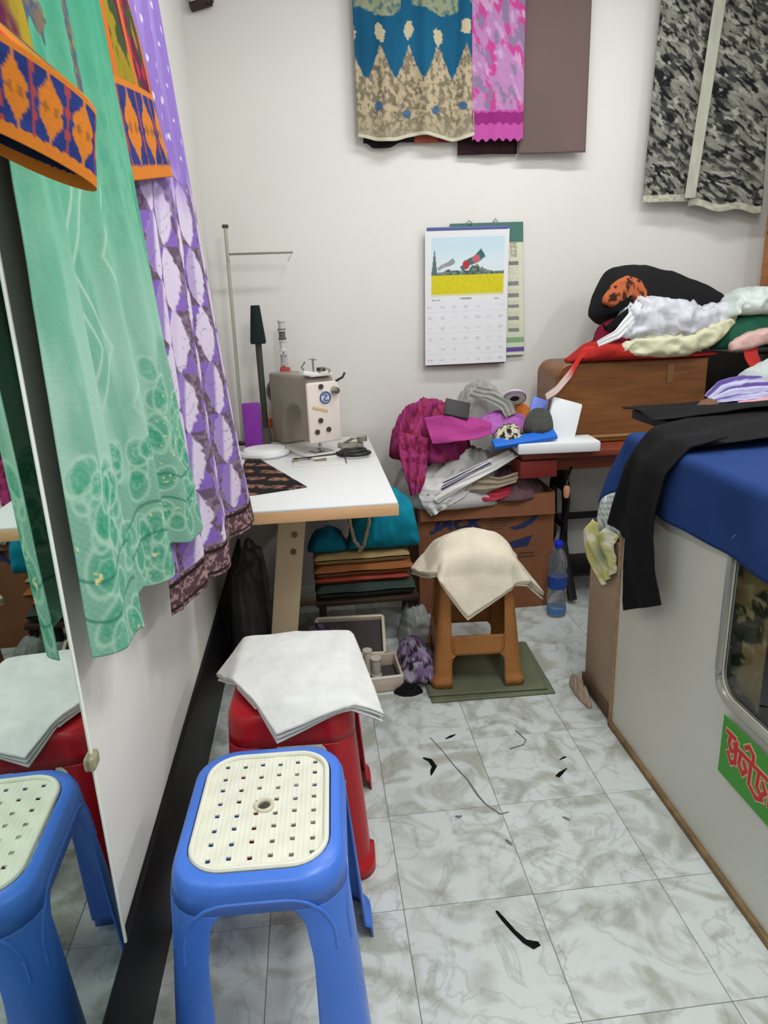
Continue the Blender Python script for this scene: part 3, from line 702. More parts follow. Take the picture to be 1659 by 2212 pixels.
# tailor's shears
shr = empty('tailor_shears', (.055, 2.80, TT+.0035), math.radians(12), 'black handled tailor shears lying open in front of the sewing machine', 'scissors')
def blade(sg):
    m = MB(); m.prism([(-.15, .0+sg*.002), (.03, -.012), (.045, 0), (.03, .012), (-.06, .008)], 'z', .004+(.004 if sg > 0 else 0), .0075+(.004 if sg > 0 else 0))
    b = m.build('blade', plain((52, 50, 48), .3, metal=.6), shr); b.rotation_euler = (0, 0, .09*sg)
for sg in (-1, 1):
    blade(sg)
    cy = .030*sg-.005
    pts = [(.105+.052*math.cos(a), cy+.032*math.sin(a)*(1.15 if sg < 0 else .95)+.03*sg*0, .012) for a in np.linspace(0, 2*math.pi, 25)[:-1]]
    MB().tube(pts, .0075, 8, True).tube([(.03, .004*sg, .010), (.06, cy*.8, .012)], .009, 8).build('handle', plain((26, 26, 26), .4), shr)
MB().cyl((.02, 0, .012), (.02, 0, .016), .007, seg=12).build('pivot_screw', CH, shr)

# =================================================================== CRUMPLED CLOTH HEAPS
def heap(name, c, a, b, h, m, rz=0.0, seed=1, fold=.35, n=56, k=88, prof=1.6, edge=.18, label=None, cat=None, colfn=None, flat=1.0, parent=None, dirn=0.0, freq=3.2, group=None):
    r = np.linspace(0, 1, n)[:, None]; t = np.linspace(0, 2*np.pi, k, endpoint=False)[None, :]
    ro = 1+edge*(fbm(np.cos(t)*2.2+5, np.sin(t)*2.2+5, seed)-.5)*2
    x = r*np.cos(t)*ro; y = r*np.sin(t)*ro
    xr, yr = x*np.cos(dirn)+y*np.sin(dirn), -x*np.sin(dirn)+y*np.cos(dirn)
    rid = 1-np.abs(2*fbm(xr*freq*.55+seed, yr*freq*1.6+seed, seed+3, 4)-1)*2.2
    base = (1-r**(2.6*flat))**(1.15/prof)
    z = h*base*(1-fold*.5+fold*rid)+.35*h*fold*(fbm(x*7+seed, y*7, seed+9)-.5)*base
    z = np.maximum(z, .002)
    X = a*x; Y = b*y
    V = np.stack([X, Y, z*np.ones_like(X)], -1)
    idx = np.arange(n*k).reshape(n, k); j = np.roll(np.arange(k), -1)
    f = np.stack([idx[:-1], idx[1:], idx[1:][:, j], idx[:-1][:, j]], -1).reshape(-1, 4)
    Vf = V.reshape(-1, 3)
    bot = list(range((n-1)*k, n*k))[::-1]
    faces = [tuple(q) for q in f]+[tuple(bot)]
    cols = None if colfn is None else colfn(X, Y, V[..., 2]).reshape(-1, 3)
    o = mesh_obj(name, Vf, faces, m, parent, True, cols)
    o.location = c; o.rotation_euler = (0, 0, rz)
    return tag(o, label, cat, group)
def ribbon(name, Lp, Rp, m, nu=24, nv=70, fold=.004, seed=1, solid=.003, label=None, cat=None, cols=None, parent=None, k=2.5, group=None):
    """cloth strip lofted between two 3D edge polylines (smoothed)"""
    def rs(pts):
        p = np.asarray(pts, float); d = np.r_[0, np.cumsum(np.linalg.norm(np.diff(p, axis=0), axis=1))]; d /= d[-1]
        t = np.linspace(0, 1, nv); q = np.stack([np.interp(t, d, p[:, i]) for i in range(3)], -1)
        for _ in range(4): q[1:-1] = (q[:-2]+2*q[1:-1]+q[2:])/4
        return q
    A, B = rs(Lp), rs(Rp); s = np.linspace(0, 1, nu)[None, :, None]
    P = A[:, None]*(1-s)+B[:, None]*s
    du = np.gradient(P, axis=1); dv = np.gradient(P, axis=0); N = np.cross(du, dv); N /= np.linalg.norm(N, axis=-1, keepdims=True)+1e-9
    S, T = np.meshgrid(np.linspace(0, 1, nu), np.linspace(0, 1, nv))
    P = P+N*(fold*(np.sin(2*np.pi*(S*k+.3*np.sin(T*5+seed)))+.8*(fbm(S*5+seed, T*8, seed)-.5)*2))[..., None]
    org = P.reshape(-1, 3).mean(0); org[2] = P[..., 2].min()
    o = sheet(name, P-(org if parent is None else np.array(parent.location)), m, parent, None if cols is None else cols(S, T), solid=solid)
    if parent is None: o.location = org
    return tag(o, label, cat, group)

def slump(name, xs, top, bot, y, dep, m, seed=1, fold=.012, freq=9.0, label=None, cat=None, colfn=None, parent=None, n=70, k=44, ex=.75, ydrift=0.0, group=None):
    """sagging bag or bundle: height profile top(x), bot(x) and depth around the line y"""
    u = np.linspace(0, 1, n); X = np.interp(u, np.linspace(0, 1, len(xs)), xs)
    for _ in range(3): X[1:-1] = (X[:-2]+2*X[1:-1]+X[2:])/4
    T = np.interp(X, xs, top); B = np.interp(X, xs, bot)
    for _ in range(6): T[1:-1] = (T[:-2]+2*T[1:-1]+T[2:])/4; B[1:-1] = (B[:-2]+2*B[1:-1]+B[2:])/4
    a = np.linspace(0, 2*np.pi, k, endpoint=False); ca, sa = np.cos(a), np.sin(a)
    cs, sn = np.sign(ca)*np.abs(ca)**ex, np.sign(sa)*np.abs(sa)**ex
    d = dep*np.clip(np.sin(np.pi*np.clip(u*.96+.02, 0, 1)), 0, 1)**.45
    Xg = X[:, None]*np.ones((1, k)); Yg = y+ydrift*u[:, None]+d[:, None]*cs[None]; Zg = ((T+B)/2)[:, None]+((T-B)/2)[:, None]*sn[None]
    f1 = fbm(Xg*freq+seed, Zg*freq*1.4+Yg*freq*.6, seed, 4); rid = 1-np.abs(2*f1-1)*2
    env = np.clip((T-B)/.05, 0, 1)[:, None]
    up = np.clip(sn, -.2, 1)[None]
    Zg = Zg+fold*env*(rid-.3)*np.maximum(up, 0); Yg = Yg+fold*env*(rid-.3)*cs[None]; Xg = Xg+fold*.5*env*(f1-.5)
    V = np.stack([Xg, Yg, Zg], -1); idx = np.arange(n*k).reshape(n, k); j = np.roll(np.arange(k), -1)
    f = np.stack([idx[:-1], idx[1:], idx[1:][:, j], idx[:-1][:, j]], -1).reshape(-1, 4)
    faces = [tuple(q) for q in f]+[tuple(range(k)), tuple(range((n-1)*k, n*k))[::-1]]
    org = np.array([xs[0]*.5+xs[-1]*.5, y, min(bot)]) if parent is None else np.array(parent.location)
    o = mesh_obj(name, V.reshape(-1, 3)-org, faces, m, parent, True, None if colfn is None else colfn(Xg, Yg, Zg).reshape(-1, 3))
    if parent is None: o.location = org
    return tag(o, label, cat, group)

# =================================================================== STOOLS
def stool(name, loc, rz, label, H, top, bot, m, openings, wabs, rc=(.05, .05), flange=.012, arch=True, insert=None, cap=True):
    root = empty(name, loc, rz, label, 'stool', 'plastic stools')
    zt = max(o[1] for o in openings)
    zs = sorted({0.0, .028, .034, H-.022, H-.008, H-.002, *[z for o in openings for z in o], *[o[1]-.012 for o in openings], *[o[1]-.03 for o in openings], *list(np.linspace(.05, H-.03, 14))})
    zs = [z for i, z in enumerate(zs) if i == 0 or z-zs[i-1] > 1e-4 or z in (0.0,)]
    NI, NO, NA = 9, 3, 6
    def half(z):
        t = 1-z/H; a = top[0]+(bot[0]-top[0])*t; b = top[1]+(bot[1]-top[1])*t
        if z <= .028: a += flange; b += flange
        rim = 0
        if z > H-.022: rim = .014*(1-math.sqrt(max(0, 1-((z-(H-.022))/.022)**2)))
        return a-rim, b-rim
    def rad(z): return rc[0]+(rc[1]-rc[0])*(z/H)
    V = []
    for z in zs:
        a, b = half(z); ring = []; r = rad(z)
        for side in range(4):
            hx, hy = (a, b) if side % 2 == 0 else (b, a)   # hx along side, hy distance out
            ca, sa = math.cos(side*math.pi/2), math.sin(side*math.pi/2)
            fl = hx-r; w_ = min(wabs[side % 2], fl-.002)
            for (zb, z1) in openings:
                if z > z1-.031 and z <= z1+1e-5: w_ = w_-.016*((z-(z1-.031))/.031)**2
            xs_ = [(-fl+(fl-w_)*k/NO, 1) for k in range(NO)]+[(-w_+2*w_*k/NI, 0) for k in range(NI)]+[(w_+(fl-w_)*k/NO, 2) for k in range(NO)]+[(fl, 3)]
            for x, zone in xs_: ring.append((x*ca+hy*sa, x*sa-hy*ca, z, side, zone))
            for q in range(1, NA):
                an = -math.pi/2+(math.pi/2)*q/NA
                x, y = (hx-r)+r*math.cos(an), -(hy-r)+r*math.sin(an)
                ring.append((x*ca-y*sa, x*sa+y*ca, z, side, 3))
        V.append(ring)
    n = len(V[0]); nz = len(zs)
    cls = {}
    for i in range(nz-1):
        zm = (zs[i]+zs[i+1])/2
        for j in range(n):
            A = V[0][j]; side = A[3]; inside = A[4] == 0
            if inside and any(zb-1e-6 < zm < z1+1e-6 for zb, z1 in openings): continue
            if zm > zt: key = ('seat_frame',)
            elif inside: key = ('stretcher', side)
            else: key = ('leg', side if A[4] in (2, 3) else (side-1) % 4)
            cls.setdefault(key, []).append((i*n+j, i*n+(j+1) % n, (i+1)*n+(j+1) % n, (i+1)*n+j))
    flatV = np.array([(p[0], p[1], p[2]) for ring in V for p in ring])
    seat = None
    for key, fs in sorted(cls.items(), key=lambda q: str(q[0])):
        used = sorted({v for f in fs for v in f}); mp = {v: k for k, v in enumerate(used)}
        vv = flatV[used]; ff = [tuple(mp[v] for v in f) for f in fs]
        if key[0] == 'seat_frame':
            # top plate ring
            topring = [(nz-1)*n+j for j in range(n)]; vv = list(map(tuple, vv)); base = len(vv)
            inn = []
            for j in range(n):
                p = flatV[(nz-1)*n+j]
                if insert:
                    ia, ib = insert; s = (ia/half(H)[0], ib/half(H)[1])
                    inn.append((p[0]*s[0], p[1]*s[1], H))
                else: inn.append((p[0]*.9, p[1]*.9, H))
            vv += inn
            for j in range(n): ff.append((mp[topring[j]], mp[topring[(j+1) % n]], base+(j+1) % n, base+j))
            if not insert: ff.append(tuple(base+j for j in range(n)))
            else:
                b2 = len(vv); vv += [(q[0]*.995, q[1]*.995, H-.012) for q in inn]
                for j in range(n): ff.append((base+j, base+(j+1) % n, b2+(j+1) % n, b2+j))
            seat = mesh_obj('seat', vv, ff, m, root, True, solid=.004, soff=-1)
            seat.data.set_sharp_from_angle(angle=math.radians(50))
        else:
            o = mesh_obj(key[0], vv, ff, m, root, True, solid=.0045, soff=-1)
    # raised arch rib on each apron
    if arch:
        for side in range(4):
            ca, sa = math.cos(side*math.pi/2), math.sin(side*math.pi/2); pts = []
            w_ = wabs[side % 2]; z0_, z1_ = zt-.10, zt+.020
            path = [(-(w_+.040), z0_), (-(w_+.036), zt-.05), (-(w_+.020), zt-.012), (-(w_-.004), zt+.012), (-(w_-.03), z1_)]
            path = path+[(-x, z) for x, z in path[::-1]]
            for (xa, za), (xb_, zb_) in zip(path[:-1], path[1:]):
                for t in np.linspace(0, 1, 7)[:-1]:
                    x = xa+(xb_-xa)*t; z = za+(zb_-za)*t; a, b = half(z); hx, hy = (a, b) if side % 2 == 0 else (b, a); r = rad(z)
                    y = -hy
                    if abs(x) > hx-r: y = -(hy-r+math.sqrt(max(0, r*r-(abs(x)-(hx-r))**2)))
                    y += .0012
                    pts.append((x*ca-y*sa, x*sa+y*ca, z))
            for _ in range(3): pts = [pts[0]]+[tuple((pts[i-1][k]+2*pts[i][k]+pts[i+1][k])/4 for k in range(3)) for i in range(1, len(pts)-1)]+[pts[-1]]
            MB().tube(pts, .0035, 6).build('arch_rib', m, root)
    return root

# blue stool with cream woven insert
BLUE = mat('blue_plastic', (70, 120, 218), .33, noise=(6, .07), spec=.5)
HB = .465
bs = stool('blue_stool', (-.140, 1.112, 0), math.radians(-2), 'blue plastic stool with cream woven seat insert, nearest the camera', HB, (.147, .184), (.180, .214), BLUE, [(0.0, .408)], (.088, .115), rc=(.050, .078), insert=(.119, .152))
CREAM = mat('cream_plastic', (226, 224, 208), .42, noise=(20, .05))
def woven_insert(parent, ia, ib, z):
    st = .0044; nx = int(2*ia/st); ny = int(2*ib/st)
    xs = (np.arange(nx+1)-nx/2)*st; ys = (np.arange(ny+1)-ny/2)*st
    X, Y = np.meshgrid(xs, ys); PX, PY = 8, 8
    ci = np.floor((np.arange(nx)-nx/2+PX/2+ (0))/PX).astype(int); fi = ((np.arange(nx)-nx//2+PX//2) % PX)
    cj = np.floor((np.arange(ny)-ny/2+PY/2)/PY).astype(int); fj = ((np.arange(ny)-ny//2) % PY)
    hole_x = (fi == 0) | (fi == 1); hole_y = (fj == 3) | (fj == 4)
    rr = .062
    Z = z+.0015*np.sin(2*np.pi*X/(st*16))*np.sin(2*np.pi*Y/(st*16))+.0004*np.sin(2*np.pi*X/(st*2.0)+.7)
    V = np.stack([X, Y, Z], -1).reshape(-1, 3); F = []
    for j in range(ny):
        for i in range(nx):
            x = xs[i]+st/2; y = ys[j]+st/2
            if math.hypot(x, y) < .014: continue
            if hole_x[i] and hole_y[j] and abs(x) < ia-.012 and abs(y) < ib-.012 and math.hypot(x, y) > .02: continue
            dx = max(0, abs(x)-(ia-rr)); dy = max(0, abs(y)-(ib-rr))
            if math.hypot(dx, dy) > rr-.002: continue
            a = j*(nx+1)+i; F.append((a, a+1, a+nx+2, a+nx+1))
    o = mesh_obj('woven_insert', V, F, CREAM, parent, False, solid=.003, soff=-1)
    m = MB(); pts = []
    for k in range(4):
        cx, cy = [(1, 1), (-1, 1), (-1, -1), (1, -1)][k]
        for q in np.linspace(0, math.pi/2, 9): 
            an = k*math.pi/2+q; pts.append((cx*(ia-rr)+(rr-.003)*math.cos(an), cy*(ib-rr)+(rr-.003)*math.sin(an), z+.0015))
    m.tube(pts, .0055, 8, True).build('insert_rim', CREAM, o)
    MB().tube([(.0155*math.cos(a), .0155*math.sin(a), z+.001) for a in np.linspace(0, 2*math.pi, 25)[:-1]], .0042, 8, True).build('centre_ring', plain((206, 196, 172), .45), o)
woven_insert(bs, .119, .153, HB-.001)

# red stool
RED = mat('red_plastic', (176, 20, 32), .35, noise=(6, .08), spec=.5)
rs_ = stool('red_stool', (-.095, 1.605, 0), math.radians(-3), 'red plastic stool under a folded white cloth, behind the blue stool', .455, (.146, .178), (.175, .208), RED, [(0.0, .372)], (.088, .115), rc=(.050, .060), flange=.010, arch=False)
# brown wicker-look stool
BROWN = weave_plastic()
bst = stool('brown_stool', (.535, 2.325, 0.0165), math.radians(-4), 'brown wicker-look plastic stool standing on the green mat', .435, (.122, .110), (.162, .142), BROWN, [(0.0, .122), (.195, .375)], (.094, .078), rc=(.025, .025), flange=.006, arch=False)

# folded cloths on the stools
def drape(name, quad, sup, z, R, m, tilt=.12, dome=.0, layers=3, solid=.004, label=None, cat=None, n=70, seed=1, bulge=(0, 0, 0, 0), wr=.004, cols=None, shrink=.012, lift=0.0):
    """quad: 4 flat corners of the cloth (world xy); sup: (cx,cy,rz,a,b) support rectangle"""
    cx, cy, rz, a, b = sup
    root = empty(name, (cx, cy, z), 0, label, cat)
    for L in range(layers):
        q = [np.array(p, float) for p in quad]; ctr = sum(q)/4
        q = [ctr+(p-ctr)*(1-shrink*L*(1 if (i+L) % 2 else -.35)) for i, p in enumerate(q)]
        s, t = np.meshgrid(np.linspace(0, 1, n), np.linspace(0, 1, n))
        P2 = (q[0]*(1-s)[..., None]+q[1]*s[..., None])*(1-t)[..., None]+(q[3]*(1-s)[..., None]+q[2]*s[..., None])*t[..., None]
        for ed, (bl, A, B) in enumerate(zip(bulge, (q[0], q[1], q[2], q[3]), (q[1], q[2], q[3], q[0]))):
            nrm = np.array([(B-A)[1], -(B-A)[0]]); nrm /= np.linalg.norm(nrm)
            wgt = [(1-t)**2*np.sin(np.pi*s), s**2*np.sin(np.pi*t), t**2*np.sin(np.pi*s), (1-s)**2*np.sin(np.pi*t)][ed]
            P2 = P2+bl*wgt[..., None]*nrm
        lx = (P2[..., 0]-cx)*math.cos(rz)+(P2[..., 1]-cy)*math.sin(rz); ly = -(P2[..., 0]-cx)*math.sin(rz)+(P2[..., 1]-cy)*math.cos(rz)
        ax, by = a-R*.6, b-R*.6
        qx, qy = np.clip(lx, -ax, ax), np.clip(ly, -by, by)
        dx, dy = lx-qx, ly-qy; sd = np.hypot(dx, dy)+1e-9; nx, ny = dx/sd, dy/sd
        tl_ = tilt+lift*np.clip(-nx, 0, 1)+.6*lift*np.clip(nx, 0, 1)**2
        th = np.minimum(sd/R, math.pi/2-tl_); rest = np.maximum(sd-R*(math.pi/2-tl_), 0)
        out = R*np.sin(th)+rest*np.sin(tl_); down = R*(1-np.cos(th))+rest*np.cos(tl_)
        wv = wr*(np.sin(np.arctan2(ny, nx)*5+seed)*ss(0, .08, sd))
        X = qx+nx*(out+wv-.0022*L); Y = qy+ny*(out+wv-.0022*L)
        dm = dome*np.clip(1-(lx/(a*1.25))**2, 0, 1)*np.clip(1-(ly/(b*1.25))**2, 0, 1)
        Z = .0022+solid*.5+(layers-1-L)*(solid+.0012)-down+dm+(wr*1.4*(fbm(lx*11+seed, ly*11, seed+5)-.5)+wr*.5*(fbm(lx*30, ly*24+seed, seed+15)-.5))*(1 if L == 0 else .5)*(1 if dome else .7)
        WX = X*math.cos(rz)-Y*math.sin(rz); WY = X*math.sin(rz)+Y*math.cos(rz)
        c = None if cols is None else cols(s, t)
        o = sheet('cloth_fold', np.stack([WX, WY, Z], -1), m, root, c, solid=solid)
    return root
WHITEC = fabric((222, 221, 218), .3); CREAMC = fabric((222, 212, 192), .35)
drape('white_cloth', [(-.130, 1.362), (.125, 1.428), (.058, 1.835), (-.325, 1.690)], (-.095, 1.605, math.radians(-3), .150, .182), .455, .03, WHITEC, tilt=.95, dome=.012, layers=5, solid=.0042, label='folded white cloth on the red stool', cat='cloth', bulge=(.0, .0, .075, .0), wr=.008, seed=2, shrink=.02)
drape('cream_cloth', [(.470, 2.035), (.835, 2.215), (.72, 2.52), (.310, 2.375)], (.535, 2.325, math.radians(-4), .134, .124), .4515, .035, CREAMC, tilt=.42, lift=.55, dome=.085, layers=4, solid=.0052, label='thick folded cream cloth on the brown stool', cat='cloth', bulge=(0, .01, .03, .02), wr=.012, seed=5, shrink=.02)

# mat under the brown stool: folded green cloth
mt = empty('floor_mat', (.56, 2.31, 0), label='grey green folded cloth mat under the brown stool', cat='mat')
GREENM = fabric((112, 116, 94), .4)
flat_poly('mat_layer', [(-.215, -.185), (.225, -.195), (.235, .185), (-.21, .19)], 0, GREENM, th=.006, wob=.0012, parent=mt)
flat_poly('mat_layer', [(-.219, -.155), (.205, -.175), (.225, .18), (-.215, .185)], .0075, GREENM, th=.006, wob=.0012, seed=4, parent=mt)

# =================================================================== UNDER THE TABLE
slump('black_plastic_bag', [-.385, -.34, -.28, -.23, -.195], [.05, .40, .52, .46, .05], [.0015]*5, 2.52, .13, plain((62, 56, 59), .3, noise=(10, .2)), seed=12, fold=.022, label='dark stuffed plastic bag between the wall and table leg', cat='bag')
bench = empty('low_bench', (.17, 2.76, 0), label='low dark bench under the sewing table holding folded cloth', cat='bench')
MB().box((0, 0, .185), (.42, .28, .022), bev=.004).build('bench_top', wood('dark_bench_wood', (48, 36, 28), (70, 52, 40)), bench)
for sx in (-1, 1):
    for sy in (-1, 1): MB().box((.185*sx, .115*sy, .087), (.03, .03, .174), bev=.003).build('leg', plain((26, 24, 24), .5), bench)
GRPF = 'cloths stacked on the low bench'
for (dz, h, c, lab, ex) in ((.197, .062, (62, 74, 68), 'dark green folded cloth at the bottom of the bench stack', .0), (.260, .030, (168, 76, 62), 'red folded cloth in the middle of the bench stack', -.012),
                           (.291, .050, (164, 104, 62), 'orange brown folded cloth second from the top of bench stack', -.004), (.342, .050, (184, 158, 110), 'tan folded cloth on top of the bench stack', -.01)):
    n = 40; s, t = np.meshgrid(np.linspace(-1, 1, n), np.linspace(-1, 1, n))
    X = (.205+ex)*s*(1+.01*np.sin(t*7+dz*90)); Y = (.135+ex)*t*(1+.02*np.sin(s*5+dz*40))
    edge = np.minimum(1, 6*(1-np.maximum(np.abs(s), np.abs(t))))
    Zt = h*(.55+.43*edge**.5)+.003*(fbm(s*4, t*4, int(dz*1000))-.5); Zb = h*(.45-.43*edge**.5)
    rt_ = empty('folded_cloth', (.165+ex, 2.755, dz+.001), label=lab, cat='cloth', group=GRPF)
    sheet('upper_fold', np.stack([X, Y, Zt], -1), fabric(c), rt_, solid=.0)
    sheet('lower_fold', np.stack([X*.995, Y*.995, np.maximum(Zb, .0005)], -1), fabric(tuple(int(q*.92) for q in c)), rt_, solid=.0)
slump('turquoise_bag', [.10, .15, .22, .30, .37, .395], [.42, .60, .64, .63, .57, .42], [.396]*6, 2.70, .11, fabric((18, 130, 154)), seed=21, fold=.014, label='stuffed turquoise cloth bag under the sewing table', cat='bag')
slump('teal_cloth_bundle', [-.06, -.03, .03, .08, .10], [.41, .46, .48, .455, .41], [.396]*5, 2.70, .08, fabric((14, 104, 128)), seed=23, label='small teal cloth bundle beside the table leg under the table', cat='cloth')
cr = empty('twisted_cord_pair', (.13, 2.585, .705), label='pair of twisted cream cords hanging under the table edge', cat='rope')  # two twisted cords hanging from the table
for pts in ([(-.012, 0, 0), (-.015, -.01, -.08), (-.02, -.012, -.16), (-.005, -.015, -.24), (.02, -.01, -.275)], [(.062, 0, 0), (.060, -.008, -.08), (.055, -.012, -.17), (.030, -.014, -.26), (.01, -.014, -.285)]):
    P = [Vector(p) for p in pts]; fine = [P[i].lerp(P[i+1], t) for i in range(4) for t in np.linspace(0, 1, 8)[:-1]]+[P[-1]]
    MB().tube(fine, [.0075+.0015*math.sin(i*1.9) for i in range(len(fine))], 7).build('cord_strand', fabric((150, 134, 112)), cr)
# cream plastic drawer lying open, and a cream tray with spools
dr = empty('plastic_drawer', (.085, 2.53, .0), math.radians(-4), 'shallow cream plastic drawer with dark inside, tilted under the bench', 'crate')
def tray(root, w, d, h, th, m1, m2, tilt=0.0, zoff=0.0, rbot=None):
    R = Euler((tilt, 0, 0)).to_matrix().to_4x4(); off = Vector((0, 0, zoff))
    for nm, c, s in (('front_wall', (0, -d/2, h/2), (w, th, h)), ('back_wall', (0, d/2, h/2), (w, th, h)), ('side_wall', (-w/2, 0, h/2), (th, d, h)), ('side_wall', (w/2, 0, h/2), (th, d, h)), ):
        o = MB().box(c, s, bev=th*.35).build(nm, m1, root); o.matrix_local = Matrix.Translation(off) @ R
    o = MB().box((0, 0, th/2), (w-th, d-th, th)).build('tray_floor', m2, root); o.matrix_local = Matrix.Translation(off) @ R
CRM = plain((206, 190, 172), .4)
tray(dr, .27, .20, .035, .014, CRM, plain((66, 58, 60), .5), tilt=.35, zoff=.062)
MB().box((0, .06, .018), (.22, .03, .034), bev=.004).build('prop_block', plain((40, 38, 38), .6), dr)
tr2 = empty('plastic_tray', (.135, 2.315, .002), math.radians(3), 'cream plastic tray of spools on the floor beside red stool', 'tray')
tray(tr2, .235, .17, .058, .010, CRM, plain((70, 66, 64), .5))
MB().box((0, -.085, .054), (.236, .014, .008), bev=.003).build('tray_lip', plain((228, 220, 210), .3), tr2)
for i, (x, y, h, r) in enumerate(((-.03, .02, .085, .016), (.005, .03, .10, .015), (.035, .01, .075, .017))):
    s_ = empty('thread_spool', (.135+x, 2.315+y, .0135), label=('short white thread spool at left in cream tray', 'tall white thread spool at the back of cream tray', 'stubby white thread spool at right in cream tray')[i], cat='spool', group='spools in the cream tray')
    MB().lathe([(.001, 0), (r*1.2, 0), (r*1.2, .006), (r, .010), (r, h-.01), (r*1.2, h-.006), (r*1.2, h), (.001, h)], seg=20).build('spool_body', plain((206, 198, 184), .5), s_)
def floral(X, Y, Z):
    one = np.ones(X.shape+(3,)); n = fbm(X*70+3, Y*70+Z*60, 61); n2 = fbm(X*60+9, Y*60+Z*50, 65)
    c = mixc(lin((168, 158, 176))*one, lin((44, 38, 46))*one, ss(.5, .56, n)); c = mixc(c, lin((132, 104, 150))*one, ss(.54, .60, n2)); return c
slump('floral_cloth', [.245, .27, .31, .35, .385, .40], [.02, .10, .135, .12, .07, .02], [.0015]*6, 2.33, .12, PRINT, seed=31, fold=.020, freq=16, label='crumpled lilac black and white floral cloth on the floor', cat='cloth', colfn=floral)
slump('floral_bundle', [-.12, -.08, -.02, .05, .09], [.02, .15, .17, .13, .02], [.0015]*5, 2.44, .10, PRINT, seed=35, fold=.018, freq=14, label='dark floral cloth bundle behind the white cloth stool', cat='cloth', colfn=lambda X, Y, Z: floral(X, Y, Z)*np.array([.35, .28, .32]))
slump('grey_plastic_bag', [.29, .32, .36, .41, .44], [.02, .11, .15, .12, .02], [.0015]*5, 2.62, .10, plain((170, 174, 170), .4), seed=37, fold=.020, freq=16, label='pale grey crumpled plastic bag left of the brown stool', cat='bag')
heap('black_strap_bundle', (.275, 2.215, .001), .05, .035, .024, fabric((26, 24, 26)), seed=39, fold=.5, label='black strap bundle in front of the cream tray', cat='strap')

# water bottle
wb = empty('water_bottle', (1.005, 2.735, .0), label='clear plastic water bottle with blue cap on the floor by the carton', cat='bottle')
PET = mat('clear_plastic', (238, 244, 248), .08, trans=.92, ior=1.2, spec=.5)
MB().lathe([(.001, .004), (.030, .002), (.040, .010), (.041, .05), (.038, .06), (.041, .07), (.041, .10), (.038, .11), (.041, .12), (.041, .19), (.036, .215), (.041, .235), (.038, .262), (.024, .296), (.0145, .312), (.0145, .325)], seg=36).build('bottle_body', PET, wb)
MB().lathe([(.0418, .135), (.0422, .138), (.0422, .185), (.0418, .188)], seg=36).build('label_band', plain((34, 70, 150), .4), wb)
MB().lathe([(.0416, .018), (.0422, .022), (.0422, .040), (.0416, .044)], seg=36).build('base_band', plain((70, 120, 180), .4), wb)
MB().lathe([(.001, .345), (.016, .345), (.0178, .342), (.0178, .318), (.0165, .316)], seg=28).build('cap', plain((28, 48, 196), .4), wb)

# =================================================================== CARTON and cloth pile
bx = empty('cardboard_carton', (.72, 3.04, 0), math.radians(-1), 'brown cardboard carton with blue lettering, heaped with clothes', 'box')
CARD = mat('cardboard', (136, 86, 58), .8, noise=(6, .12), bump=(60, .1))
bw_, bd_, bh_ = .60, .40, .535
MB().box((0, -bd_/2+.003, bh_/2), (bw_, .006, bh_)).build('front_panel', CARD, bx)
MB().box((0, bd_/2-.003, bh_/2), (bw_, .006, bh_)).build('back_panel', CARD, bx)
for sx in (-1, 1): MB().box((sx*(bw_/2-.003), 0, bh_/2), (.006, bd_-.012, bh_)).build('side_panel', CARD, bx)
MB().box((0, 0, .004), (bw_-.012, bd_-.012, .006)).build('bottom_panel', CARD, bx)
o = MB().box((0, 0, -.045), (bw_*.98, .005, .09)).build('front_flap', CARD, bx); o.location = (0, -bd_/2-.012, bh_-.002); o.rotation_euler = (-.18, 0, 0)
def text_mesh(name, s, size, m, parent, loc, rot, shear=0.0, sx=1.0, offset=0.0):
    cu = bpy.data.curves.new(name, 'FONT'); cu.body = s; cu.size = size; cu.shear = shear; cu.extrude = .0006; cu.offset = offset; cu.align_x = 'LEFT'; cu.resolution_u = 3
    t = bpy.data.objects.new(name+'_curve', cu); C.objects.link(t)
    dg = bpy.context.evaluated_depsgraph_get(); me = bpy.data.meshes.new_from_object(t.evaluated_get(dg))
    bpy.data.objects.remove(t); me.materials.clear(); me.materials.append(m)
    o = bpy.data.objects.new(name, me); C.objects.link(o); o.parent = parent; o.location = loc; o.rotation_euler = rot; o.scale = (sx, 1, 1)
    return o
INK = plain((40, 52, 96), .7)
text_mesh('printed_lettering', 'JACK', .066, INK, bx, (-.235, -bd_/2-.0012, .395), (math.pi/2, 0, 0), .3, 1.35, .0035)
m = MB()
arc = [(.115+.055*math.sin(a)+.03, .425-.0+.03*math.cos(a*1.0)*0) for a in (0,)]
o = MB().prism([(.10, .385), (.135, .392), (.19, .415), (.222, .445), (.232, .440), (.205, .400), (.165, .378), (.125, .372)], 'y', -bd_/2-.0012, -bd_/2-.0002).build('printed_swoosh', INK, bx, smooth=False)
for k, (x0, z0, w_, h_) in enumerate(((.02, .432, .10, .005), (.015, .420, .105, .005), (.012, .408, .09, .005), (.005, .396, .085, .004), (.0, .384, .075, .004))):
    MB().box((x0+w_/2, -bd_/2-.0006, z0), (w_, .001, h_)).build('printed_line', plain((96, 70, 58), .8), bx, smooth=False)
MB().prism([(.10, .315), (.205, .345), (.185, .295), (.12, .288)], 'y', -bd_/2-.0012, -bd_/2-.0002).build('printed_swoosh', INK, bx, smooth=False)
for k in range(2): MB().box((.18, -bd_/2-.0006, .262-.016*k), (.07, .001, .005)).build('printed_line', plain((70, 56, 56), .8), bx, smooth=False)

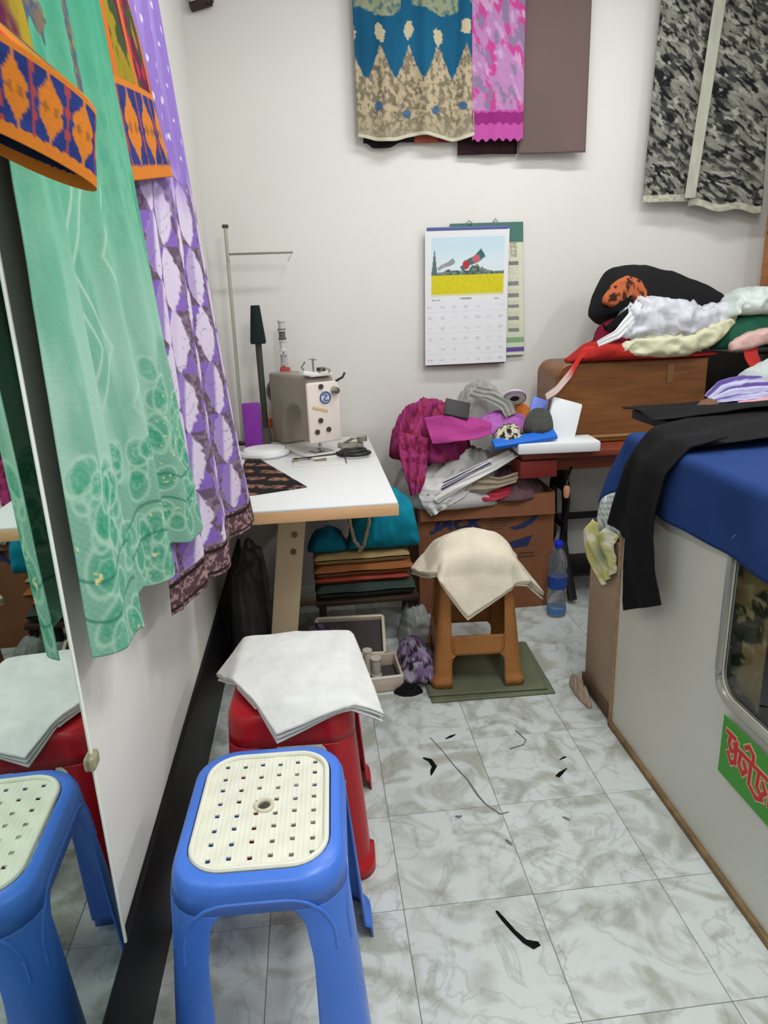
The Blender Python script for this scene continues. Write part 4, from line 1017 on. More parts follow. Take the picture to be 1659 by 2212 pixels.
# treadle table with wooden cover at the back right
tt = empty('treadle_table', (1.35, 3.0, 0), label='red brown treadle sewing table with black iron legs at the back', cat='table')
RW = wood('red_brown_wood', (104, 42, 28), (138, 62, 40), .45)
MB().box((-.01, .02, .712), (.98, .50, .030), bev=.004).build('table_top', RW, tt)
MB().box((-.43, -.15, .655), (.16, .16, .075), bev=.006).build('drawer', plain((122, 42, 36), .5), tt)
MB().box((.02, .05, .660), (.70, .40, .07), bev=.004).build('apron', RW, tt)
IRON = plain((20, 20, 22), .45)
for sx in (-.235, .36):
    leg = MB()
    for sy in (-1, 1):
        leg.tube([(sx, .05+.05*sy, .625), (sx, .05+.09*sy, .45), (sx, .05+.07*sy, .25), (sx, .05+.22*sy, .02)], .020, 8)
    leg.box((sx, .05, .33), (.018, .20, .03)).box((sx, .05, .55), (.018, .16, .12))
    leg.build('iron_leg', IRON, tt)
MB().box((.06, .05, .10), (.58, .26, .014), bev=.003).build('treadle_plate', IRON, tt)
MB().box((.06, .20, .30), (.60, .02, .03)).build('iron_brace', IRON, tt)
cv = empty('machine_cover', (1.36, 3.02, .728), label='brown wooden sewing machine cover with rounded corner on the treadle table', cat='cover')
CW = wood('cover_wood', (104, 62, 28), (134, 84, 42), .35, (1, 6, 9))
r_ = .06; Wc, Hc, Dc = .67, .345, .26
prof = [(-Wc/2, 0), (Wc/2, 0), (Wc/2, Hc)]+[(-Wc/2+r_-r_*math.sin(a), Hc-r_+r_*math.cos(a)) for a in np.linspace(0, math.pi/2, 9)]
MB().prism(prof, 'y', -Dc/2, Dc/2).build('cover_body', CW, cv, bev=.008)
MB().box((0, -Dc/2-.003, .028), (Wc*.99, .006, .012), bev=.002).build('moulding', wood('pale_moulding', (150, 112, 70), (170, 130, 86)), cv)
MB().box((.165, -Dc/2-.002, .285), (.030, .004, .085), bev=.001).build('latch_plate', plain((128, 92, 60), .4), cv)

# ---- the pile of clothes on carton and treadle table
heap('white_shirt', (.60, 3.00, .500), .275, .215, .20, fabric((208, 206, 206)), seed=51, fold=.38, prof=2.0, label='crumpled white shirt heaped on the open carton', cat='shirt', freq=3, dirn=.6)
ribbon('striped_sleeve', [(.43, 2.815, .585), (.56, 2.80, .64), (.70, 2.80, .70), (.80, 2.82, .735)], [(.49, 2.775, .535), (.60, 2.765, .60), (.74, 2.77, .665), (.84, 2.80, .71)], PRINT, nu=30, fold=.004, label='white sleeve with dark stripes across the front of the pile', cat='sleeve',
       cols=lambda S, T: mixc(lin((214, 212, 210))*np.ones(S.shape+(3,)), lin((74, 72, 98))*np.ones(S.shape+(3,)), ((np.abs(S-.30) < .05)+(np.abs(S-.46) < .05)+(np.abs(S-.12) < .03))*1.0*(T < .75)))
ribbon('white_cloth_tail', [(.42, 2.82, .640), (.405, 2.80, .59), (.43, 2.79, .52), (.465, 2.785, .475)], [(.66, 2.82, .62), (.64, 2.79, .585), (.60, 2.785, .55), (.545, 2.78, .52)], fabric((214, 212, 210)), fold=.008, label='white cloth tail hanging over the front of the carton', cat='cloth', seed=4)
ribbon('beige_cloth_tail', [(.60, 2.83, .66), (.68, 2.80, .64), (.76, 2.80, .62), (.86, 2.82, .645)], [(.60, 2.80, .575), (.68, 2.78, .565), (.76, 2.78, .585), (.83, 2.79, .60)], fabric((178, 164, 146)), fold=.008, label='beige cloth twisted under the white sleeve on the pile', cat='cloth', seed=6)
heap('maroon_lilac_cloth', (.83, 2.93, .515), .16, .13, .10, fabric((112, 84, 92)), seed=53, fold=.45, label='dull maroon cloth bunched at right in the carton mouth', cat='cloth')
ribbon('red_cloth', [(.66, 2.835, .565), (.74, 2.82, .58), (.82, 2.82, .575)], [(.66, 2.80, .525), (.74, 2.79, .525), (.80, 2.80, .54)], fabric((196, 62, 84)), fold=.004, label='red cloth sticking out at the carton mouth', cat='cloth')
def mag(X, Y, Z):
    one = np.ones(X.shape+(3,)); n = fbm(X*40, Y*40+Z*30, 77); c = mixc(lin((156, 56, 116))*one, lin((124, 32, 70))*one, ss(.44, .58, n)); return mixc(c, lin((166, 58, 86))*one, ss(.60, .66, fbm(X*60, Y*60, 79)))
heap('magenta_scarf', (.50, 3.02, .690), .185, .17, .205, PRINT, rz=.5, seed=55, fold=.42, prof=2.2, label='magenta and crimson patterned scarf heaped at left of pile', cat='scarf', colfn=mag, dirn=.5)
def magT(S, T): return mag(S*.2, T*.3, T*.0)
ribbon('scarf_tail', [(.345, 2.87, .83), (.345, 2.83, .72), (.37, 2.80, .62), (.38, 2.79, .57)], [(.47, 2.84, .80), (.455, 2.81, .70), (.44, 2.785, .63), (.42, 2.78, .585)], PRINT, fold=.006, cols=magT, label='crimson scarf end hanging down the left of the pile', cat='scarf', seed=3)
ribbon('pink_blouse', [(.455, 2.86, .880), (.56, 2.84, .895), (.68, 2.84, .875), (.735, 2.86, .850)], [(.475, 2.79, .785), (.56, 2.77, .790), (.66, 2.78, .800), (.72, 2.80, .81)], fabric((172, 66, 136)), fold=.006, label='plain bright pink blouse on the front of the pile', cat='blouse', k=1.2)
ph = MB().box((0, 0, 0), (.105, .075, .012), bev=.004).build('dark_wallet', plain((46, 40, 42), .5)); ph.location = (.590, 2.845, .915); ph.rotation_euler = (.95, .25, -.1); tag(ph, 'dark brown flat wallet lying on the magenta scarf', 'wallet')
heap('grey_cloth', (.735, 3.05, .800), .13, .13, .165, fabric((166, 166, 162)), seed=57, fold=.5, label='crumpled grey cloth on top of the pile', cat='cloth', freq=3)
ribbon('grey_cloth_strip', [(.66, 2.93, .955), (.72, 2.89, .94), (.78, 2.87, .90), (.80, 2.86, .865)], [(.70, 2.95, .99), (.77, 2.90, .975), (.83, 2.88, .93), (.85, 2.87, .88)], fabric((158, 158, 152)), fold=.005, label='grey cloth strip folded below the white tape roll', cat='cloth')
# foam tray and blue strip on the treadle table's left end
fm = empty('foam_board', (.995, 2.80, .729), math.radians(-4), 'white foam packing board on the left end of the treadle table', 'board')
MB().box((0, 0, .022), (.34, .155, .044), bev=.008).build('board_base', plain((226, 228, 230), .6), fm)
o = MB().box((0, 0, 0), (.13, .025, .17), bev=.008).build('board_upright', plain((226, 228, 232), .6), fm); o.location = (.045, .045, .115); o.rotation_euler = (-.30, .30, 0)
bstp = MB().box((0, 0, 0), (.27, .05, .02), bev=.005).build('blue_strip', plain((24, 104, 206), .5)); bstp.location = (.855, 2.768, .786); bstp.rotation_euler = (.5, -.10, .05); tag(bstp, 'bright blue plastic strip across the white foam board', 'strip')
bfd = MB().box((0, 0, 0), (.07, .012, .15), bev=.004).build('lilac_blue_folder', plain((112, 128, 214), .5)); bfd.location = (.945, 2.89, .865); bfd.rotation_euler = (-.5, .35, -.1); tag(bfd, 'lilac blue card standing against the foam board', 'card')
tp = empty('tape_roll', (.845, 2.885, .945), label='white tape roll with a dark core on top of the pile', cat='tape')
tp.rotation_euler = (-.75, .15, 0)
MB().lathe([(.020, -.009), (.043, -.009), (.046, -.005), (.046, .005), (.043, .009), (.020, .009), (.020, -.009)], seg=32).build('tape_body', plain((218, 214, 206), .5), tp)
MB().lathe([(.001, .004), (.010, .004), (.0195, .0075), (.0195, -.007), (.001, -.007)], seg=24).build('core', plain((44, 42, 44), .5), tp)
MB().lathe([(.0455, -.010), (.0475, -.008), (.0475, .0), (.0455, .002)], seg=32).build('rim', plain((120, 96, 140), .5), tp)
heap('orange_cloth', (.885, 2.93, .85), .05, .05, .055, fabric((188, 110, 48)), seed=58, fold=.3, label='small orange brown cloth ball beside the tape roll', cat='cloth')
heap('lilac_cloth', (.80, 2.90, .80), .14, .07, .075, fabric((176, 104, 178)), seed=59, fold=.4, label='lilac cloth under the patterned ball on the pile', cat='cloth')
def ball(X, Y, Z): return mixc(lin((206, 198, 176))*np.ones(X.shape+(3,)), lin((40, 38, 36))*np.ones(X.shape+(3,)), ss(.48, .53, fbm(X*110, Y*110+Z*90, 91)))
heap('speckled_pouch', (.805, 2.815, .755), .068, .055, .085, PRINT, seed=60, fold=.15, prof=2.4, label='round black and cream speckled pouch on the pile', cat='pouch', colfn=ball)
heap('charcoal_cap', (.935, 2.825, .80), .062, .055, .095, fabric((84, 84, 80)), seed=61, fold=.2, prof=2.8, label='charcoal grey cloth cap beside the speckled pouch', cat='cap')
# hand-sized pale knob on the iron stand
kn = MB().lathe([(.001, .028), (.010, .026), (.014, .014), (.013, -.014), (.009, -.026), (.001, -.028)], seg=18).build('wooden_knob', plain((214, 150, 120), .5)); kn.location = (1.05, 2.788, .545); tag(kn, 'pale wooden knob on a peg beside the black iron leg', 'knob')
pg = MB().tube([(1.05, 2.788, .57), (1.06, 2.80, .60), (1.09, 2.85, .635)], .005).build('iron_peg', IRON); tag(pg, 'thin black iron peg carrying the pale wooden knob', 'peg')

# ---- bags on top of the wooden cover
ZT = .728+.345
slump('red_cloth_bag', [1.08, 1.14, 1.22, 1.30, 1.45, 1.62, 1.74], [1.085, 1.125, 1.160, 1.145, 1.090, 1.092, 1.088], [1.076]*7, 2.93, .09, fabric((172, 44, 40)), seed=71, label='red cloth bag under the white bags on the wooden cover', cat='bag')
ribbon('red_strap', [(1.20, 2.875, ZT+.07), (1.13, 2.865, ZT+.065), (1.07, 2.855, ZT-.02), (1.01, 2.85, .985), (.965, 2.85, .955)], [(1.20, 2.865, ZT+.02), (1.12, 2.86, ZT+.025), (1.075, 2.85, ZT-.055), (1.015, 2.845, .955), (.97, 2.845, .93)], PRINT, fold=.002, solid=.003, label='red strap fading to white trailing from the cover to the pile', cat='strap', nu=8,
       cols=lambda S, T: mixc(lin((206, 52, 46))*np.ones(S.shape+(3,)), lin((214, 190, 184))*np.ones(S.shape+(3,)), ss(.45, .7, T)))
slump('cream_plastic_bag', [1.27, 1.32, 1.45, 1.58, 1.70, 1.79], [1.13, 1.165, 1.17, 1.175, 1.215, 1.24], [1.11, 1.092, 1.079, 1.082, 1.125, 1.22], 2.885, .065, plain((212, 210, 178), .45), seed=73, fold=.022, freq=14, label='pale yellow plastic bag lying on the wooden cover', cat='bag')
slump('white_plastic_bag', [1.265, 1.31, 1.37, 1.48, 1.60, 1.70, 1.78], [1.20, 1.28, 1.315, 1.305, 1.285, 1.295, 1.27], [1.17, 1.15, 1.14, 1.14, 1.15, 1.17, 1.22], 2.915, .075, plain((206, 206, 214), .35), seed=75, fold=.034, freq=17, label='crumpled white plastic bag in front of the black bag', cat='bag')
slump('maroon_cloth', [1.20, 1.23, 1.28, 1.33, 1.36], [1.16, 1.22, 1.24, 1.23, 1.16], [1.13, 1.12, 1.12, 1.12, 1.13], 2.93, .07, fabric((120, 26, 50)), seed=77, label='maroon cloth at the left end of the bag heap', cat='cloth')
ribbon('white_bag_handle', [(1.18, 2.86, 1.16), (1.25, 2.85, 1.20), (1.31, 2.855, 1.27), (1.345, 2.87, 1.315)], [(1.19, 2.86, 1.135), (1.275, 2.845, 1.17), (1.345, 2.85, 1.24), (1.37, 2.87, 1.30)], plain((226, 226, 228), .4), fold=.002, label='white bag handle looping over the black strap', cat='handle', nu=10)
ribbon('black_bag_strap', [(1.20, 2.872, 1.245), (1.215, 2.865, 1.215), (1.26, 2.862, 1.255), (1.33, 2.872, 1.30), (1.38, 2.89, 1.33)], [(1.215, 2.872, 1.205), (1.235, 2.865, 1.195), (1.29, 2.862, 1.23), (1.34, 2.872, 1.275), (1.39, 2.89, 1.31)], fabric((24, 24, 26)), fold=.001, label='black strap of the black bag behind the white handle', cat='strap', nu=8)
# black bag: long slumped profile
bb_ = empty('black_bag', (1.50, 2.99, 1.20), label='large black slumped bag with orange flowers on top of the heap', cat='bag')
slump('bag_body', [1.215, 1.25, 1.29, 1.36, 1.47, 1.60, 1.72, 1.83], [1.30, 1.39, 1.450, 1.458, 1.450, 1.41, 1.36, 1.30], [1.25, 1.22, 1.21, 1.21, 1.21, 1.22, 1.25, 1.28], 3.02, .11, fabric((32, 31, 33), .15), seed=81, fold=.008, freq=6, parent=bb_)
def orange(X, Y, Z): return mixc(lin((186, 100, 62))*np.ones(X.shape+(3,)), lin((60, 36, 30))*np.ones(X.shape+(3,)), ss(.52, .58, fbm(X*60, Y*40+Z*50, 95)))
slump('orange_flower_patch', [1.225, 1.26, 1.32, 1.38, 1.42], [1.335, 1.385, 1.42, 1.40, 1.35], [1.31, 1.29, 1.285, 1.29, 1.31], 2.925, .03, PRINT, seed=83, fold=.008, colfn=orange, parent=bb_)
ribbon('bag_strap', [(1.215, 2.92, 1.285), (1.25, 2.895, 1.29), (1.31, 2.89, 1.325), (1.38, 2.905, 1.365)], [(1.22, 2.92, 1.26), (1.265, 2.895, 1.268), (1.325, 2.89, 1.298), (1.385, 2.905, 1.335)], fabric((24, 24, 26)), nu=8, fold=.001, parent=bb_)
# right end: mint-white bags and a red handled bag hanging
slump('mint_plastic_bag', [1.72, 1.78, 1.86, 1.95, 2.05], [1.24, 1.31, 1.33, 1.335, 1.25], [1.22, 1.235, 1.235, 1.235, 1.22], 2.93, .13, plain((206, 216, 210), .4), seed=85, fold=.034, freq=15, label='pale mint and white plastic bag at the right end of the heap', cat='bag')
slump('green_cloth', [1.72, 1.77, 1.85, 1.95, 2.03], [1.14, 1.225, 1.24, 1.235, 1.14], [1.10, 1.10, 1.10, 1.10, 1.10], 2.92, .10, fabric((40, 92, 72)), seed=87, label='dark green cloth under the mint plastic bag', cat='cloth')
rb = empty('red_handle_bag', (1.86, 2.80, .95), label='red bag handle loop hanging over the dark side of the heap', cat='bag')
ribbon('bag_handle', [(1.775, 2.80, 1.155), (1.785, 2.78, 1.07), (1.82, 2.77, 1.015), (1.865, 2.77, .985), (1.905, 2.77, 1.01), (1.94, 2.78, 1.08), (1.95, 2.80, 1.14)],
       [(1.835, 2.80, 1.155), (1.84, 2.78, 1.09), (1.855, 2.77, 1.05), (1.87, 2.77, 1.04), (1.885, 2.77, 1.055), (1.90, 2.78, 1.09), (1.905, 2.80, 1.14)], plain((206, 48, 44), .6, noise=(12, .15)), fold=.001, nu=10, parent=rb)
slump('bag_mouth', [1.73, 1.79, 1.86, 1.95, 2.02], [1.13, 1.17, 1.185, 1.18, 1.14], [1.10, 1.10, 1.12, 1.13, 1.12], 2.80, .045, plain((216, 176, 170), .5), seed=88, fold=.012, parent=rb)
# dark cupboard filling the right end behind the counter
dc = empty('dark_cupboard', (2.02, 3.03, 0), label='dark wooden cupboard standing under the bags at back right', cat='cupboard')
MB().box((0, 0, .54), (.33, .42, 1.08), bev=.006).build('cupboard_body', plain((34, 34, 34), .5), dc)
MB().box((-.0, -.213, .54), (.30, .008, 1.0), bev=.003).build('cupboard_door', plain((28, 30, 32), .5), dc)
MB().cyl((-.15, -.216, .55), (-.15, -.235, .55), .010).build('knob', plain((120, 110, 90), .3, metal=.7), dc)
# wooden shelf with folded blue cloth on the right wall
sh = empty('wall_shelf', (2.13, 3.12, 1.20), label='orange brown wooden shelf edge at the far right of the back wall', cat='shelf')
MB().box((-.005, .05, .48), (.10, .02, .96), bev=.003).build('side_board', wood('orange_wood', (150, 92, 46), (176, 112, 62)), sh)
MB().box((.0, -.03, .38), (.11, .16, .02), bev=.003).build('shelf_board', wood('orange_wood_board', (150, 92, 46), (176, 112, 62)), sh)
MB().box((.0, -.03, .0), (.11, .16, .02), bev=.003).build('shelf_board', wood('brown_wood_board', (90, 66, 50), (110, 82, 60)), sh)
fb = MB().box((0, 0, .075), (.095, .13, .15), bev=.02, seg=4).build('blue_folded_cloth', fabric((40, 84, 160))); fb.location = (2.135, 3.085, 1.401-.19+.0); tag(fb, 'blue folded cloth on the shelf at the right edge', 'cloth')
fb2 = MB().box((0, 0, .07), (.095, .13, .14), bev=.02, seg=4).build('grey_folded_cloth', fabric((96, 98, 104))); fb2.location = (2.135, 3.085, 1.591); tag(fb2, 'grey folded cloth on the upper shelf board at the right edge', 'cloth')

# =================================================================== COUNTER
ct = empty('display_counter', (.90, 1.3, 0), label='white laminate display counter with a rounded glass window on the right', cat='counter')
LAMC = mat('cream_laminate', (216, 214, 204), .4, noise=(2.5, .05)); CH_, T0, T1 = .95, .55, 1.905
GY0, GY1, GZ0, GZ1, GR_ = .62, 1.355, .462, .86, .05
# front skin with a rounded window: ring of quads between the outer rectangle and the opening
def rrect(y0, y1, z0, z1, r, n=8):
    pts = []
    for (cy, cz, a0) in ((y1-r, z1-r, 0), (y0+r, z1-r, 90), (y0+r, z0+r, 180), (y1-r, z0+r, 270)):
        for q in np.linspace(0, 90, n): a = math.radians(a0+q); pts.append((cy+r*math.cos(a), cz+r*math.sin(a)))
    return pts
inn = rrect(GY0, GY1, GZ0, GZ1, GR_); outr = rrect(T0, T1, .012, CH_, .0005)
n = len(inn); V = [(0, y-1.3, z) for y, z in outr]+[(0, y-1.3, z) for y, z in inn]
mesh_obj('front_panel', V, [(i, (i+1) % n, n+(i+1) % n, n+i) for i in range(n)], LAMC, ct, False, solid=.012, soff=1)
MB().box((.30, T1-1.3-.006, CH_/2), (.57, .012, CH_-.01)).build('end_panel', LAMC, ct, smooth=False)
MB().box((.30, 0-.07, CH_+.002), (.60, T1-T0+.0, .02), bev=.003).build('counter_top', LAMC, ct)
MB().box((.58, -.07, CH_/2), (.012, T1-T0-.03, CH_-.02)).build('back_panel', plain((50, 52, 50), .6), ct, smooth=False)
MB().box((.30, -.07, .430), (.55, T1-T0-.04, .012)).build('inner_shelf', plain((70, 74, 66), .6), ct, smooth=False)
FR = plain((176, 174, 164), .3, metal=.5)
fr = MB().tube([(-.004, y-1.3, z) for y, z in rrect(GY0-.004, GY1+.008, GZ0-.008, GZ1, GR_+.006)], .0085, 8, True).build('window_frame', FR, ct)
gl = mesh_obj('window_glass', [(.006, y-1.3, z) for y, z in inn], [tuple(range(n))], mat('counter_glass', (240, 244, 242), .03, trans=1.0, ior=1.3, spec=.35), ct, False, solid=.004)
MB().box((-.004, T1-1.3+.001, CH_/2), (.012, .010, CH_-.01), bev=.003).build('edge_trim', wood('tan_trim', (150, 118, 84), (176, 146, 112)), ct)
MB().box((-.006, -.07, .009), (.014, T1-T0, .018), bev=.004).build('kick_strip', mat('dirty_brown_strip', (132, 108, 74), .7, noise=(30, .35)), ct)
# goods in the window
def gold(S, Z, W, H):
    one = np.ones(S.shape+(3,)); n_ = fbm(S*16, Z*16, 101); c = mixc(lin((52, 64, 40))*one, lin((164, 138, 92))*one, ss(.46, .54, n_)); return mixc(c, lin((190, 168, 126))*one, ss(.62, .7, fbm(S*50, Z*50, 103)))
def dgreen(S, Z, W, H):
    one = np.ones(S.shape+(3,)); c = mixc(lin((24, 44, 40))*one, lin((38, 62, 54))*one, fbm(S*9, Z*9, 105)); return mixc(c, lin((150, 128, 70))*one, ss(.66, .70, fbm(S*24, Z*24, 107)))
def cabinet_cloth(name, y0, y1, z0, z1, x, fn, lab):
    nu, nv = 60, 100; u = np.linspace(0, 1, nu)[None, :]*np.ones((nv, 1)); v = np.linspace(0, 1, nv)[:, None]*np.ones((1, nu))
    P = np.stack([x+.012*np.sin(u*9)+.0*v, y1+(y0-y1)*u, z1+(z0-z1)*v], -1); org = np.array([x, (y0+y1)/2, z0])
    o = sheet(name, P-org, PRINT, None, fn(u*(y1-y0), (1-v)*(z1-z0), 1, 1), solid=.004); o.location = org; return tag(o, lab, 'cloth')
cabinet_cloth('gold_brocade_cloth', 1.27, 1.56, .438, .88, .935, gold, 'gold and green brocade cloth at the left inside the counter window')
cabinet_cloth('dark_green_cloth', .66, 1.34, .438, .88, .965, dgreen, 'dark green gold-flecked cloth deeper inside the counter window')
# green sticker with red lettering
stk = empty('green_sticker', (.8875, 1.31, .275), label='green sticker with red lettering below the counter window', cat='sticker')
def sy(d): return -d
MB().prism([(.0, .0), (-.012+.012, .150), (-.55, .150), (-.55, .0)], 'x', -.0004, .0002).build('sticker_sheet', plain((62, 150, 44), .45), stk, smooth=False)
CRO, RDI = plain((206, 178, 142), .6), plain((202, 44, 48), .55)
strokes = [ # (y, z) polylines in sticker space, y measured rightwards from the left edge
 [(.020, .118), (.050, .118)], [(.035, .118), (.030, .095), (.040, .080), (.055, .090), (.050, .105)], [(.058, .112), (.058, .060)],
 [(.030, .070), (.045, .052), (.060, .066)], [(.062, .100), (.120, .100)], [(.075, .100), (.072, .070), (.088, .055), (.100, .072), (.088, .085)], [(.112, .100), (.112, .048)],
 [(.088, .122), (.100, .132), (.116, .122), (.118, .104)], [(.125, .100), (.200, .100)], [(.140, .100), (.138, .062), (.155, .050), (.168, .068), (.155, .082)], [(.182, .100), (.182, .046)],
 [(.120, .044), (.140, .034), (.160, .044)], [(.205, .100), (.285, .100)], [(.220, .100), (.216, .068), (.234, .056), (.246, .072)], [(.266, .100), (.266, .048)]]
for rad, mm, dx, nm in ((.0085, CRO, -.0006, 'letter_outline'), (.0048, RDI, -.0012, 'letter_stroke')):
    for st_ in strokes:
        m = MB()
        for (p, q) in zip(st_[:-1], st_[1:]):
            dx -= .00001
            d = math.hypot(q[0]-p[0], q[1]-p[1]); an = math.atan2(q[1]-p[1], -(q[0]-p[0]))
            m.box((dx, -(p[0]+q[0])/2, (p[1]+q[1])/2), (.0006, d+rad*1.6, rad*2), rot=(an, 0, 0))
        m.build(nm, mm, stk, smooth=False)
# blue cloth over the counter
BLUEC = fabric((34, 58, 110), .15)
def counter_cloth():
    hx0, hx1, hy0, hy1 = .90, 1.48, .50, 1.905; R = .022; zt = CH_+.0145
    n1, n2 = 90, 170
    X, Y = np.meshgrid(np.linspace(.90-.175, 1.50, n1), np.linspace(.52, 1.905+.155, n2))
    qx, qy = np.clip(X, hx0+.01, hx1+.1), np.clip(Y, hy0, hy1-.01); dx, dy = X-qx, Y-qy; sd = np.hypot(dx, dy)+1e-9; nx, ny = dx/sd, dy/sd
    tilt = .06+.15*np.abs(nx*ny)*2+.30*np.clip(ny, 0, 1)**2
    th = np.minimum(sd/R, math.pi/2-tilt); rest = np.maximum(sd-R*(math.pi/2-tilt), 0)
    out = R*np.sin(th)+rest*np.sin(tilt)+ss(.02, .15, sd)*.008*(np.sin(Y*17)+np.sin(Y*31+1)*.4)+.002; dwn = R*(1-np.cos(th))+rest*np.cos(tilt)
    P = np.stack([qx+nx*out, qy+ny*out, zt-dwn+.004*fbm(X*8, Y*8, 3)], -1); org = np.array([1.2, 1.2, zt])
    o = sheet('blue_counter_cloth', P-org, BLUEC, None, None, solid=.002); o.location = org
    tag(o, 'royal blue cloth draped over the counter top and its edge', 'cloth')
counter_cloth()
# black trousers over the corner of the counter
trs = empty('black_trousers', (1.1, 1.8, .50), label='black trousers lying across the counter and hanging over its corner', cat='trousers')
BLK = fabric((25, 24, 26), .12); zz = CH_+.026
ribbon('trouser_leg', [(1.95, 2.10, zz+.02), (1.60, 2.02, zz+.035), (1.20, 1.96, zz+.025), (1.02, 1.88, zz+.018), (.935, 1.84, zz+.014), (.880, 1.80, zz-.02), (.858, 1.83, .888), (.852, 1.85, .823), (.855, 1.92, .69)],
       [(1.95, 1.70, zz+.02), (1.50, 1.66, zz+.035), (1.15, 1.62, zz+.025), (1.0, 1.60, zz+.018), (.905, 1.60, zz+.01), (.862, 1.615, zz-.05), (.852, 1.64, .80), (.855, 1.66, .69)], BLK, nu=30, nv=100, fold=.006, parent=trs, k=1.6)
ribbon('trouser_leg', [(1.0, 1.80, zz+.03), (.905, 1.79, zz+.018), (.848, 1.78, zz-.05), (.836, 1.775, .80), (.842, 1.775, .60), (.856, 1.772, .475)],
       [(1.0, 1.59, zz+.03), (.905, 1.59, zz+.018), (.848, 1.595, zz-.05), (.836, 1.605, .80), (.842, 1.60, .66), (.856, 1.582, .575)], BLK, nu=24, nv=80, fold=.005, parent=trs, seed=5, k=1.3)
ribbon('trouser_seat', [(1.95, 2.30, zz+.0), (1.70, 2.285, zz+.0), (1.40, 2.275, zz+.0), (1.20, 2.28, zz+.0), (1.04, 2.275, zz+.01)], [(1.95, 1.95, zz+.04), (1.60, 1.93, zz+.05), (1.30, 1.93, zz+.045), (1.10, 1.90, zz+.04), (.98, 1.90, zz+.02)], BLK, nu=30, nv=60, fold=.007, parent=trs, seed=8, k=1.4)
# second table behind the counter end, carries the far half of the trousers
bt = empty('cutting_table', (1.56, 2.095, 0), label='dark cutting table beyond the counter under the black trousers', cat='table')
MB().box((0, 0, CH_+.006), (.98, .34, .03), bev=.004).build('table_top', plain((40, 38, 40), .7), bt)
for sx in (-.24, .44):
    for sy_ in (-.13, .13): MB().box((sx, sy_, .465), (.04, .04, .93)).build('leg', plain((34, 32, 32), .6), bt)
# lilac ties and pale cloth on the trousers
def lil(S, T): return mixc(lin((178, 176, 204))*np.ones(S.shape+(3,)), lin((96, 76, 140))*np.ones(S.shape+(3,)), ss(.3, .6, np.sin(S*19+.6*np.sin(T*7))))
ribbon('lilac_ties', [(1.31, 2.235, zz+.03), (1.36, 2.25, zz+.075), (1.44, 2.26, zz+.090), (1.62, 2.27, zz+.085)], [(1.31, 2.16, zz+.018), (1.38, 2.14, zz+.022), (1.46, 2.14, zz+.028), (1.64, 2.15, zz+.050)], PRINT, nu=40, fold=.006, cols=lil, label='bundle of lilac and purple striped ties on the black trousers', cat='ties', k=4)
ribbon('pink_ribbon', [(1.36, 2.130, zz+.024), (1.47, 2.13, zz+.032), (1.64, 2.14, zz+.060)], [(1.37, 2.105, zz+.018), (1.48, 2.105, zz+.022), (1.65, 2.105, zz+.045)], fabric((206, 150, 156)), nu=10, fold=.002, label='pink ribbon in front of the lilac ties', cat='ribbon')
slump('pale_grey_cloth', [1.44, 1.50, 1.58, 1.68, 1.78], [1.00, 1.075, 1.11, 1.12, 1.02], [.985]*5, 2.30, .06, fabric((176, 184, 182)), seed=111, fold=.014, label='pale grey cloth behind the lilac ties at the right edge', cat='cloth')
heap('copper_trim', (1.285, 2.17, zz+.012), .035, .025, .018, fabric((120, 88, 70)), seed=112, fold=.4, label='small copper coloured trim at the tip of lilac ties', cat='trim')

# tan panel cabinet in line with the counter's far end, with rubbish on it
tn = empty('tan_side_cabinet', (.965, 2.04, 0), label='narrow tan plywood side cabinet with a dirty foot beyond the white counter', cat='cabinet')
TAN = mat('tan_plywood', (176, 152, 130), .6, noise=(4, .14))
MB().box((-.005, 0, .31), (.11, .235, .60), bev=.008).build('cabinet_body', TAN, tn)
MB().box((-.062, 0, .03), (.012, .24, .05), bev=.004).build('dirty_foot', mat('dirty_foot_board', (104, 84, 66), .8, noise=(14, .4)), tn)
def strp(X, Y, Z): return mixc(lin((206, 214, 208))*np.ones(X.shape+(3,)), lin((130, 146, 142))*np.ones(X.shape+(3,)), ss(.2, .7, np.sin((Z+.3*Y)*330)))
heap('striped_plastic_bag', (.960, 2.06, .612), .060, .115, .150, PRINT, seed=121, fold=.22, prof=2.0, colfn=strp, label='white plastic bag with fine grey stripes under the trousers', cat='bag')
ribbon('yellow_paper_bag', [(.905, 2.165, .628), (.885, 2.195, .58), (.886, 2.175, .53), (.886, 2.10, .49), (.886, 2.00, .455)], [(.905, 1.93, .64), (.885, 1.935, .60), (.886, 1.925, .57), (.886, 1.915, .55), (.886, 1.915, .535)], PRINT, nu=30, nv=50, fold=.006, solid=.0015, label='crumpled yellow and green paper bag hanging on the tan cabinet', cat='bag',
       cols=lambda S, T: mixc(mixc(lin((196, 190, 122))*np.ones(S.shape+(3,)), lin((226, 222, 200))*np.ones(S.shape+(3,)), ss(.5, .65, fbm(S*4, T*4, 3))), lin((128, 146, 120))*np.ones(S.shape+(3,)), np.exp(-((S-.55)/.22)**2-((T-.5)/.22)**2)))
wp = heap('floor_wrapper', (.868, 2.10, .001), .018, .10, .05, plain((170, 150, 132), .5), seed=123, fold=.5, label='crumpled brown wrapper at the foot of the tan cabinet', cat='wrapper')

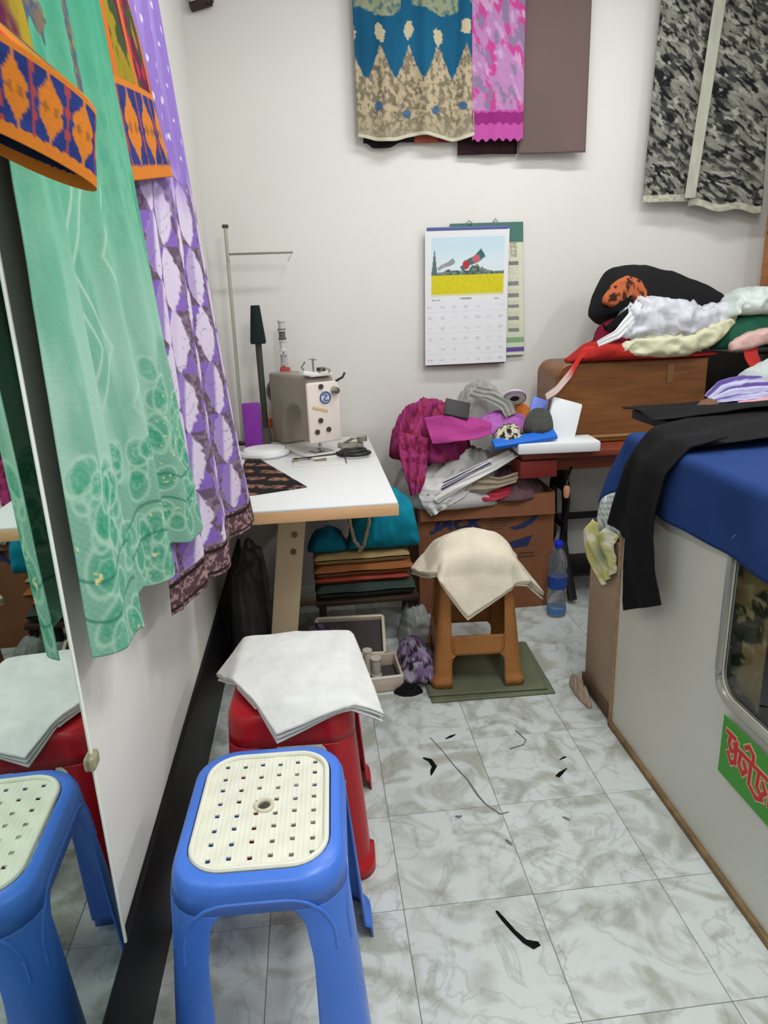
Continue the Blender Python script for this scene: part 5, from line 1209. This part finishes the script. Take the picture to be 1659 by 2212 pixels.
# =================================================================== LITTER ON THE FLOOR
def litter(name, pts, wd, m, label, cat, z=.0012, group=None):
    P = [np.array(p, float) for p in pts]; V = []; F = []
    for i, p in enumerate(P):
        a = P[max(0, i-1)]; b = P[min(len(P)-1, i+1)]; t = (b-a)/np.linalg.norm(b-a); nn = np.array([-t[1], t[0]])*wd[i]/2
        V += [tuple(p+nn)+(z+.001*math.sin(i*2.1),), tuple(p-nn)+(z+.001*math.cos(i*1.7),)]
    for i in range(len(P)-1): F.append((2*i, 2*i+1, 2*i+3, 2*i+2))
    V = np.array(V); org = V.mean(0); org[2] = 0
    o = mesh_obj(name, V-org, F, m, None, True, solid=.0012); o.location = org; return tag(o, label, cat, group)
BK = fabric((18, 18, 18)); GYT = plain((120, 124, 122), .8)
litter('black_cloth_strip', [(.343, 1.248), (.352, 1.225), (.368, 1.190), (.384, 1.162), (.400, 1.150), (.414, 1.153)], [.006, .009, .010, .012, .020, .010], BK, 'bent black cloth strip on the floor, largest of the scraps', 'scrap')
litter('black_cloth_scrap', [(.266, 1.830), (.285, 1.815), (.293, 1.785), (.283, 1.765), (.276, 1.745)], [.006, .014, .016, .012, .003], BK, 'curled black scrap on the floor near the red stool', 'scrap')
litter('black_snippet', [(.640, 1.682), (.655, 1.695), (.682, 1.716)], [.012, .012, .002], BK, 'small black snippet on the floor near the counter', 'scrap')
litter('dark_snippet', [(.352, 1.915), (.372, 1.925), (.390, 1.935)], [.003, .009, .002], BK, 'tiny dark snippet on the floor in front of the mat', 'scrap')
litter('grey_fluff', [(.424, 1.462), (.431, 1.448), (.436, 1.440)], [.003, .009, .002], GYT, 'grey lint fluff in the middle of the floor', 'lint')
litter('thread_clump', [(.312, 1.566), (.322, 1.56), (.330, 1.566)], [.004, .010, .004], GYT, 'grey thread clump on the floor right of the red leg', 'lint')
litter('small_lint', [(.598, 1.52), (.606, 1.512), (.614, 1.505)], [.003, .008, .003], GYT, 'small grey lint speck on the floor by the counter', 'lint')
litter('dark_lint', [(.672, 1.755), (.69, 1.765), (.70, 1.768)], [.002, .006, .002], BK, 'thin dark thread bit beside the small black snippet', 'lint')
thr = MB().tube([(.305, 1.93, .0016), (.330, 1.86, .0016), (.352, 1.78, .0016), (.378, 1.71, .0016), (.392, 1.64, .0016), (.405, 1.60, .0016), (.435, 1.555, .0016), (.46, 1.56, .0016)], [.0012, .0012, .0014, .0024, .003, .0016, .0018, .0012], 6).build('grey_thread', GYT); tag(thr, 'long grey thread winding along the floor tiles', 'thread')
tph = MB().tube([(.540, 1.832, .0016), (.588, 1.846, .0016), (.603, 1.868, .0016), (.585, 1.925, .0016)], .0014, 6).build('bent_wire', plain((90, 94, 92), .6)); tag(tph, 'thin grey wire bent square on the floor', 'wire')
